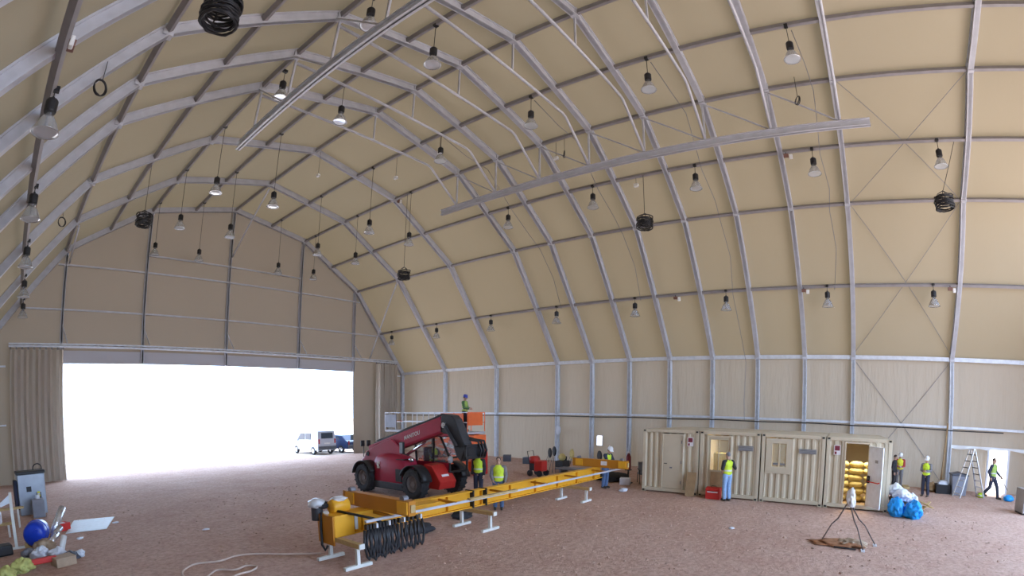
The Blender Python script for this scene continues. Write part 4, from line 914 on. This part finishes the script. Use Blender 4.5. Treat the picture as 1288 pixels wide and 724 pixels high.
solo('low_pallet', MB().bb((14.0, -35.5, 0), (14.8, -34.4, .06)).bb((14.0, -35.5, .06), (14.8, -35.2, .12)).bb((14.0, -35.05, .06), (14.8, -34.8, .12)).bb((14.0, -34.7, .06), (14.8, -34.4, .12)), 'timber', 'flat wooden pallet at the feet of the person with red sleeves', 'pallet')
# ------------------------------------------------------------------ tripod
M['tripod_brown'] = mat('brown_rod', (0.10, 0.075, 0.07), 0.6)
M['rust'] = mat('rusty_soil', (0.34, 0.16, 0.08), 0.9, 0, .3, 5)
t = thing('tripod_stand', 'three-legged black rod stand with a white bag tied on top', 'tripod', (1.10, -32.35, 0))
top = Vector((.18, .12, 1.12))
for q in ((.03, .75, .03), (-.42, -.33, .03), (.31, -.67, .03)):
    q = Vector(q); m_ = (top * .45 + q * .55) + Vector((q.x * .06, q.y * .06, -.02)); MB().tube([top, top * .62 + q * .38 + Vector((0, 0, -.05)), m_, q], [.018, .018, .016, .016], 8).build('leg', 'tripod_brown', t, smooth=True)
    MB().bb((q.x - .10, q.y - .05, 0), (q.x + .10, q.y + .05, .03)).build('foot_plate', 'steel_light', t)
bag(top + Vector((.0, -.05, -.16)), (.24, .24, .50), .25).build('white_bag', 'white', t, smooth=True)
solo('concrete_slab', MB().ball((1.20, -32.42, .06), (.50, .70, .20), 4, .6, 2.4, flat=.003), 'card', 'pale flat concrete lump on the ground under the tripod', 'slab', smooth=True)
solo('rusty_mound', MB().ball((1.15, -32.1, .02), (.75, 1.25, .16), 4, .8, 2.2, flat=.002), 'rust', 'low rusty brown mound of soil under the tripod legs', 'soil', smooth=True)
solo('steel_rod', MB().tube([(.72, -31.95, .03), (.65, -32.5, .03)], .02, 8), 'dark_metal', 'short dark rod lying in front of the tripod', 'rod')
# ------------------------------------------------------------------ clutter along the far wall
t = thing('generator', 'red wheeled generator with push handle near the far wall', 'generator', (8.0, -18.3, 0))
MB().box((0, -.12, .50), (.55, .45, .52)).build('engine_block', 'bright_red', t, bevel=.06); MB().cyl((0, .25, .78), .2, .45, 'X', 18).build('tank', 'bright_red', t, smooth=True); MB().box((0, .22, .45), (.5, .35, .35)).build('motor', 'dark_metal', t, bevel=.03)
for x in (-.3, .3):
    for y in (.3, -.25): MB().cyl((x, y, .15), .15, .09, 'X', 18).build('wheel', 'rubber', t)
MB().tube([(-.25, .35, .5), (-.25, .5, 1.2), (.25, .5, 1.2), (.25, .35, .5)], .018, 8).build('push_handle', 'black', t)
def fan(loc, label, m, r=.28, stand=.3):
    t = thing('cable_reel', label, 'reel', loc, .9); z = r + stand
    MB().torus((0, 0, z), r, .035, 28, 8, Matrix.Rotation(PI / 2, 3, 'X')).build('rim', m, t, smooth=True); MB().cyl((0, 0, z), r * .92, .10, 'Y', 24).build('drum', m, t); MB().cyl((0, -.07, z), r * .3, .06, 'Y', 16).build('hub', 'dark_metal', t)
    for s in (-1, 1): MB().tube([(s * .25, 0, 0), (s * .08, 0, z), (s * .25, .2, 0)], .016, 8).build('stand_leg', 'dark_metal', t)
fan((9.6, -18.2, 0), 'dark cable reel on a stand right of the red generator', 'black', .22, .9)
fan((14.2, -15.0, 0), 'black cable reel by the wall post with the white bag', 'black'); fan((14.2, -16.6, 0), 'yellow and black reel at the foot of the wall, left of the small window', 'sack'); fan((14.2, -18.5, 0), 'brown-black cable reel at the foot of the wall, under the small window', 'dark_metal'); fan((14.2, -21.5, 0), 'brown reel at the foot of the wall left of the first container', 'card', .26, .2)
t = thing('compressor', 'yellow and black machine on the ground right of the red generator', 'machine', (11.1, -17.8, 0))
MB().box((0, 0, .32), (.8, .5, .35)).build('base', 'dark_metal', t, bevel=.04); MB().ball((-.05, 0, .68), (.42, .42, .42), 2).build('tank', 'sack', t, smooth=True); MB().cyl((.25, .0, .56), .12, .3, 'Z', 14).build('filter', 'black', t)
solo('steel_sheet', MB().box((10.2, -19.1, .2), (.9, 1.9, .06)).box((10.2, -18.4, .085), (.7, .12, .17)).box((10.2, -19.8, .085), (.7, .12, .17)), 'bluegrey' if 'bluegrey' in M else 'steel_dark', 'bluish steel sheets lying on blocks behind the girder', 'sheets')
t = thing('fire_extinguisher', 'dark red fire extinguisher on a stand beside the far end of the girder', 'extinguisher', (8.3, -22.95, 0))
MB().lathe([(0, .62), (.10, .62), (.11, .66), (.11, 1.18), (.07, 1.28), (.03, 1.32), (.03, 1.38), (0, 1.38)], seg=18).build('bottle', 'sign_red', t, smooth=True); MB().tube([(0, 0, 1.34), (.14, 0, 1.30), (.16, 0, .95)], .014, 6).build('hose', 'black', t); MB().bb((-.16, -.16, 0), (.16, .16, .04)).bb((-.03, -.03, .04), (.03, .03, .6)).bb((-.12, -.12, .58), (.12, .12, .62)).build('stand', 'dark_metal', t); MB().bb((-.05, -.06, 1.36), (.05, .06, 1.42)).build('valve', 'lettering', t)
solo('cable_heap', MB().ball((8.7, -21.9, .15), (1.5, 1.6, .5), 3, .5, 1.6, flat=.003), 'darkcloth', 'tangled dark heap of hoses between the girder end and the first container', 'heap', smooth=True)
t = thing('office_chair', 'dark framed chair with blue-grey back beside the first container', 'chair', (8.6, -23.6, 0), .6)
MB().bb((-.25, -.25, .42), (.25, .25, .48)).build('seat', 'bin_dark', t, bevel=.02); MB().box((.24, 0, .72), (.05, .46, .48), R=Matrix.Rotation(.2, 3, 'Y')).build('backrest', 'bin_grey', t, bevel=.02); MB().tube([(-.28, -.27, .02), (-.25, -.27, .62), (.2, -.27, .66)], .018, 8).build('arm_frame', 'black', t); MB().tube([(-.28, .27, .02), (-.25, .27, .62), (.2, .27, .66)], .018, 8).build('arm_frame', 'black', t)
for y in (-.25, .25): MB().tube([(.26, y, .02), (.22, y, .5)], .018, 8).build('leg', 'black', t)
solo('white_carton', MB().box((7.75, -23.05, .16), (.35, .45, .30), rz=.3), 'white_bag', 'small white carton on the floor left of the first container', 'box', bevel=.01)
solo('scrap_bag', MB().ball((6.0, -23.75, .06), (.5, .3, .16), 3, .4, 3, flat=.003), 'white_bag', 'flat crumpled white bag on the floor by the girder end', 'bag', smooth=True)
solo('hung_bag', MB().ball((14.70, -15.28, 2.0), (.22, .34, .62), 3, .25, 3), 'white_bag', 'white bag hung on a wall post above the cable reels', 'bag', smooth=True)
t = tag(MB().bb((15.10, -18.20, 1.10), (15.2, -17.82, 1.14)).bb((15.10, -18.20, 1.72), (15.2, -17.82, 1.76)).bb((15.10, -18.22, 1.10), (15.2, -18.18, 1.76)).bb((15.10, -17.84, 1.10), (15.2, -17.80, 1.76)).build('window_1', 'steel_light'), 'small bright square window in the right fabric wall', 'window'); t['kind'] = 'structure'
for i, (x, y, m_) in enumerate(((9.0, -20.4, 'blue_bag'), (12.5, -14.5, 'bin_dark'), (12.9, -12.6, 'bin_dark'))): solo('supply_box', MB().box((x, y, .2), (.6, .5, .4), rz=.3 * i), m_, ['low blue box behind the girder', 'dark crate on the floor near the second wall post', 'dark crate on the floor under the lift side'][i], 'box', bevel=.02)
# ------------------------------------------------------------------ left foreground clutter
M['inox'] = mat('stainless_sheet', (0.30, 0.34, 0.40), 0.3, 0.4, .1, 3); M['drum_blue'] = mat('blue_drum_plastic', (0.01, 0.05, 0.50), 0.3); M['foil'] = mat('silver_foil', (0.75, 0.78, 0.84), 0.22, 0.7, .15, 12, .4, 14)
M['sheet_white'] = mat('white_sheet', (0.70, 0.78, 0.86), 0.5); M['yellowgreen'] = mat('yellow_green_cloth', (0.52, 0.52, 0.18), 0.8, 0, .2, 8)
t = thing('steel_machine', 'tall stainless steel machine with black top by the left curtain', 'machine', (-12.15, -10.6, 0), .1)
MB().bb((-.5, -.4, .0), (.5, .4, 1.40)).build('casing', 'inox', t, bevel=.02); MB().bb((-.53, -.43, 1.40), (.53, .43, 1.50)).build('top_cover', 'black', t, bevel=.02); MB().bb((-.2, -.42, .8), (-.02, -.40, .98)).build('display', 'black', t); MB().bb((.15, -.425, .1), (.32, -.40, .75)).build('hose_panel', 'dark_metal', t); MB().torus((.3, 0, 1.55), .16, .02, 20, 8, Matrix.Rotation(PI / 2, 3, 'X')).build('lifting_hose', 'black', t); MB().bb((-.62, -.3, .2), (-.5, .3, 1.2)).build('side_unit', 'navy', t, bevel=.02); MB().bb((.18, -.43, .6), (.28, -.42, .78)).build('warning_label', 'vest_yellow', t)
t = thing('grey_canister', 'small grey box unit in front of the stainless steel machine', 'canister', (-11.95, -11.7, 0)); MB().bb((-.22, -.2, 0), (.22, .2, .62)).build('case', 'bin_grey', t, bevel=.03); MB().cyl((0, 0, .68), .08, .12, 'Z', 14).build('cap', 'steel_light', t)
t = thing('blue_drum', 'round bright blue plastic drum lying on its side on the left', 'drum', (-12.15, -16.3, 0), -.3)
MB().lathe([(0, -.36), (.24, -.36), (.30, -.30), (.32, -.1), (.32, .1), (.30, .30), (.24, .36), (0, .36)], (0, 0, .32), 'Y', 28).build('barrel', 'drum_blue', t, smooth=True); MB().cyl((.1, -.37, .42), .05, .04, 'Y', 14).build('bung', 'drum_blue', t); MB().torus((0, 0, .32), .322, .012, 28, 6, Matrix.Rotation(PI / 2, 3, 'X')).build('hoop', 'drum_blue', t)
for x in (-.22, .22): MB().prism([(x - .1, 0), (x + .1, 0), (x + (.06 if x > 0 else -.06), .14)], -.3, .3, 'Y').build('chock', 'timber', t)
for i, (a, b, r) in enumerate((((-11.72, -15.75, .11), (-11.30, -15.2, .72), .11), ((-11.75, -16.2, .10), (-11.45, -15.9, .30), .08), ((-11.85, -16.8, .09), (-11.6, -16.4, .22), .08))):
    solo('foil_duct', MB().tube([a, b], r, 16), 'foil', ['long silver foil tube tilted up against the blue drum', 'short silver foil tube right of the blue drum', 'short silver foil tube lowest beside the blue drum'][i], 'tube', 'silver foil tubes', smooth=True)
sh = MB().prism([(-11.31, -15.38), (-10.1, -15.55), (-9.55, -13.72), (-10.88, -13.44)], .004, .022, 'Z'); solo('flat_sheet', sh, 'sheet_white', 'flat white panel lying on the floor in front of the left curtain', 'panel')
t = thing('red_crate', 'small red crate on the floor touching the white panel', 'crate', (-11.35, -14.75, 0), .5); MB().bb((-.2, -.15, 0), (.2, .15, .03)).bb((-.2, -.15, .03), (-.17, .15, .22)).bb((.17, -.15, .03), (.2, .15, .22)).bb((-.17, -.15, .03), (.17, -.12, .22)).bb((-.17, .12, .03), (.17, .15, .22)).build('crate_box', 'bright_red', t); MB().ball((0, 0, .16), (.28, .2, .16), 2, .2).build('contents', 'white_bag', t, smooth=True)
t = thing('plate_stand', 'white steel post with a bent plate on top at the left edge', 'stand', (-12.74, -16.45, 0)); MB().bb((-.04, -.04, .05), (.04, .04, 1.45)).build('upright', 'trestle', t); MB().bb((-.25, -.05, 0), (.25, .05, .05)).build('foot', 'trestle', t); MB().prism([(-.04, 1.45), (.04, 1.45), (.04, 1.2), (-.28, 1.10), (-.32, 1.18), (-.04, 1.38)], -.02, .02, 'Y').build('bent_plate', 'sheet_white', t)
for i, (x, y, z) in enumerate(((-13.2, -13.2, .62), (-13.5, -14.6, .40))):
    tt = thing('work_bench', ['pale plank bench at the left edge, in front of the machine', 'lower pale plank bench at the left edge, nearer to us'][i], 'bench', (x, y, 0)); MB().bb((-.9, -.12, z - .05), (.75, .12, z)).build('plank', 'timber', tt)
    for s in (-.7, .55): MB().bb((s - .03, -.10, 0), (s + .03, .10, z - .05)).build('leg', 'trestle', tt)
solo('white_pot', MB().lathe([(0, 0), (.16, 0), (.18, .05), (.18, .3), (.16, .34), (0, .34)], (-13.3, -14.6, .40), 'Z', 18), 'white_bag', 'white bucket on the lower plank bench', 'bucket', smooth=True)
solo('black_tool_case', MB().box((-13.2, -17.0, .13), (.7, .4, .26), rz=.2), 'black', 'black tool case on the floor at the left edge', 'case', bevel=.04)
trash = [(-12.6, -19.0, .5, .36, 'yellowgreen', 'yellow-green cloth bundle in the left foreground heap', 'cloth'), (-12.95, -19.3, .4, .3, 'yellowgreen', 'yellow-green cloth bundle at the far left of the foreground heap', 'cloth'), (-12.15, -18.0, .42, .34, 'white_bag', 'white bag in the left foreground heap, left of the rolls', 'bag'), (-11.75, -18.25, .36, .30, 'white_bag', 'white bag in the left foreground heap, beside the paper roll', 'bag'),
         (-12.0, -17.35, .55, .4, 'card', 'brown cardboard lump in the left foreground heap', 'cardboard'), (-12.45, -17.6, .36, .24, 'bin_grey', 'grey bag in the left foreground heap', 'bag'), (-11.45, -18.6, .36, .24, 'bin_dark', 'dark bag at the right of the left foreground heap', 'bag'), (-11.2, -18.45, .24, .2, 'white_bag', 'small white bag at the right tip of the left foreground heap', 'bag')]
for x, y, d, h_, m_, lab, ct in trash: solo('rubbish_bag' if ct == 'bag' else ct + '_bundle', bag((x, y, .003), (d * 1.1, d, h_ * .85), .3), m_, lab, ct, smooth=True)
solo('paper_roll', MB().tube([(-11.62, -18.05, .12), (-11.5, -17.85, .42)], .075, 14), 'white', 'white paper roll standing tilted in the left foreground heap', 'roll', smooth=True)
solo('red_bar', MB().box((-12.1, -18.9, .16), (.6, .14, .12), rz=.15), 'bright_red', 'red flat box lying in the left foreground heap', 'box', bevel=.02)
solo('carton', MB().box((-11.65, -18.95, .10), (.5, .42, .20), rz=.3), 'card', 'brown carton under the left foreground heap', 'box', bevel=.01)
M['rope'] = mat('pale_rope', (0.62, 0.50, 0.44), 0.8)
rp = [(-6.5, -22.2), (-7.0, -21.8), (-7.6, -21.2), (-8.05, -21.0), (-8.5, -21.15), (-9.0, -21.0), (-9.35, -21.25), (-9.5, -21.6), (-9.45, -22.0), (-9.2, -22.1), (-8.8, -21.75), (-8.5, -22.0), (-8.2, -21.9), (-8.05, -22.1), (-8.25, -22.3), (-8.6, -22.35), (-9.0, -22.6)]
def spline(pts, n=6):
    out = []
    for i in range(len(pts) - 1):
        p0, p1, p2, p3 = [Vector((*pts[max(0, min(len(pts) - 1, i + k))], .02)) for k in (-1, 0, 1, 2)]
        for j in range(n):
            t = j / n; out.append(.5 * ((2 * p1) + (p2 - p0) * t + (2 * p0 - 5 * p1 + 4 * p2 - p3) * t * t + (3 * p1 - p0 - 3 * p2 + p3) * t ** 3))
    return out
solo('rope', MB().tube(spline(rp), .022, 6), 'rope', 'pale rope snaking over the floor from the hoist end of the girder', 'rope', smooth=True)
for i, (x, y) in enumerate(((-7.65, -17.8), (-9.7, -14.8), (-11.0, -16.4), (1.6, -29.1))): solo('paper_scrap', MB().ball((x, y, .02), (.22, .16, .06), 2, .4, 4, flat=.002), 'white_bag', ['small white scrap alone on the floor in front of the telehandler', 'small white scrap behind the flat white panel', 'small white scrap in front of the red crate', 'small pale stone on the floor between girder and tripod'][i], 'scrap', smooth=True)
# ------------------------------------------------------------------ lamp power leads draped down the roof
for i in range(3, 7):
    Y = -(1.6 + 4.95 * i) - .35; pts = [(PUR['P5'][0], Y + .2, 15.7), (4.1, Y, 15.2), (5.5, Y - .1, 15.05), (7.75, Y + .05, 13.6), (9.0, Y - .15, 12.6), (10.2, Y - .05, 12.1), (11.3, Y - .2, 10.7), (12.5, Y, 9.15)]
    if i == 5: pts += [(13.6, Y - .1, 7.6), (14.75, Y - .2, 6.0), (14.85, Y - .1, 4.0), (14.8, Y - .15, 2.9)]
    solo('power_lead', MB().tube(pts, .014, 5), 'steel_dark', 'thin dark power lead running down the right slope past the %s row of lamps' % ORD[i + 1], 'cable', 'lamp power leads', smooth=True)
for i, (x, y, z, zt) in enumerate(((0.05, -10.5, 14.9, 16.3), (2.7, -13.4, 14.6, 15.8), (7.78, -23.6, 13.35, 13.8), (2.7, -16.4, 14.9, 15.8), (5.35, -20.9, 14.3, 15.2))):
    t = thing('emergency_light', 'small white emergency light hanging from the %s' % ['ridge near the second arch from the door', 'right slope, before the crane runway starts', 'right slope, above the middle coil', 'right slope, just past the runway end', 'purlin above the right runway'][i], 'light', (x, y, z)); MB().box((0, 0, .08), (.14, .22, .16)).build('housing', 'white', t, bevel=.03); MB().tube([(0, 0, .15), (0, 0, zt - z)], .01, 6).build('cord', 'black', t); MB().ball((0, -.1, .03), (.08, .08, .08), 2).build('lens', 'lens', t, smooth=True)

M['stone'] = mat('reddish_stone', (0.50, 0.34, 0.27), 0.9, 0, .25, 9)
M['box_brown'] = mat('brown_fitting', (0.20, 0.10, 0.08), 0.6)
for p, lab in (((-12.30, -23.2, 9.12), 'on the lowest left purlin above the closest lamp'), ((-12.30, -15.6, 9.12), 'on the lowest left purlin, above the second lamp from us'), ((7.62, -30.25, 13.66), 'on the middle right purlin, left of a lamp'),
               ((12.36, -30.2, 9.16), 'on the lowest right purlin, above the third container'), ((12.36, -37.0, 9.16), 'on the lowest right purlin, above the tall ladder'), ((12.36, -23.75, 9.16), 'on the lowest right purlin, above the first container'), ((5.30, -10.6, 15.12), 'high on the right slope near the second arch')):
    t = thing('junction_box', 'brown box with white tag ' + lab, 'junction box', (p[0], p[1], p[2] - .12), group='junction boxes on the purlins')
    MB().bb((-.06, -.10, .0), (.06, .10, .14)).build('box', 'box_brown', t, bevel=.01); MB().bb((-.05, -.26, -.10), (.03, -.12, .10)).build('white_tag', 'white', t, bevel=.02)
    MB().tube([(0, 0, .12), (0, 0, .22)], .02, 6).build('clip', 'black', t)
for p, R_, lab in (((-11.43, -20.17, 10.48), .19, 'on the left slope beyond the closest lamp'), ((-11.16, -9.61, 10.91), .19, 'far down the left slope'), ((5.46, -21.27, 14.7), .17, 'under the roof above the right crane runway'), ((5.27, -31.14, 14.75), .17, 'high under the roof, right of the others')):
    t = thing('wire_loop', 'small loop of dark wire hanging ' + lab, 'wire', p, .6, 'small hanging wire loops')
    mb = MB()
    for k in range(3): mb.torus((0, .02 * k, -R_), R_ * (1 - .05 * k), .014, 22, 6, Matrix.Rotation(PI / 2 + .1 * k, 3, 'X'), .006)
    mb.build('loop', 'black', t, smooth=True); zz = (16.409 - abs(p[0]) * .2033 if abs(p[0]) < 5.405 else 15.31 - (abs(p[0]) - 5.405) * .63 if abs(p[0]) < 10.158 else 12.316 - (abs(p[0]) - 10.158) * 1.283) + .3
    MB().tube([(0, 0, 0), (0, 0, zz - p[2])], .010, 6).build('cord', 'black', t)

# loose stones on the gravel floor
mb = MB(); rr = random.Random(3)
for i in range(1700):
    x = rr.uniform(-11, 9); y = rr.uniform(-37, -24.3) if i % 3 else rr.uniform(-24, -12)
    r = rr.uniform(.010, .032) * (1.4 if rr.random() < .1 else 1)
    q = bmesh.ops.create_icosphere(mb.bm, subdivisions=1, radius=r)
    for v in q['verts']: v.co = Vector((x + v.co.x * rr.uniform(.8, 1.5), y + v.co.y * rr.uniform(.8, 1.4), .3 * r + v.co.z * .7))
tag(mb.build('gravel', 'stone'), 'loose reddish stones scattered over the bare earth floor', 'gravel', kind='stuff')
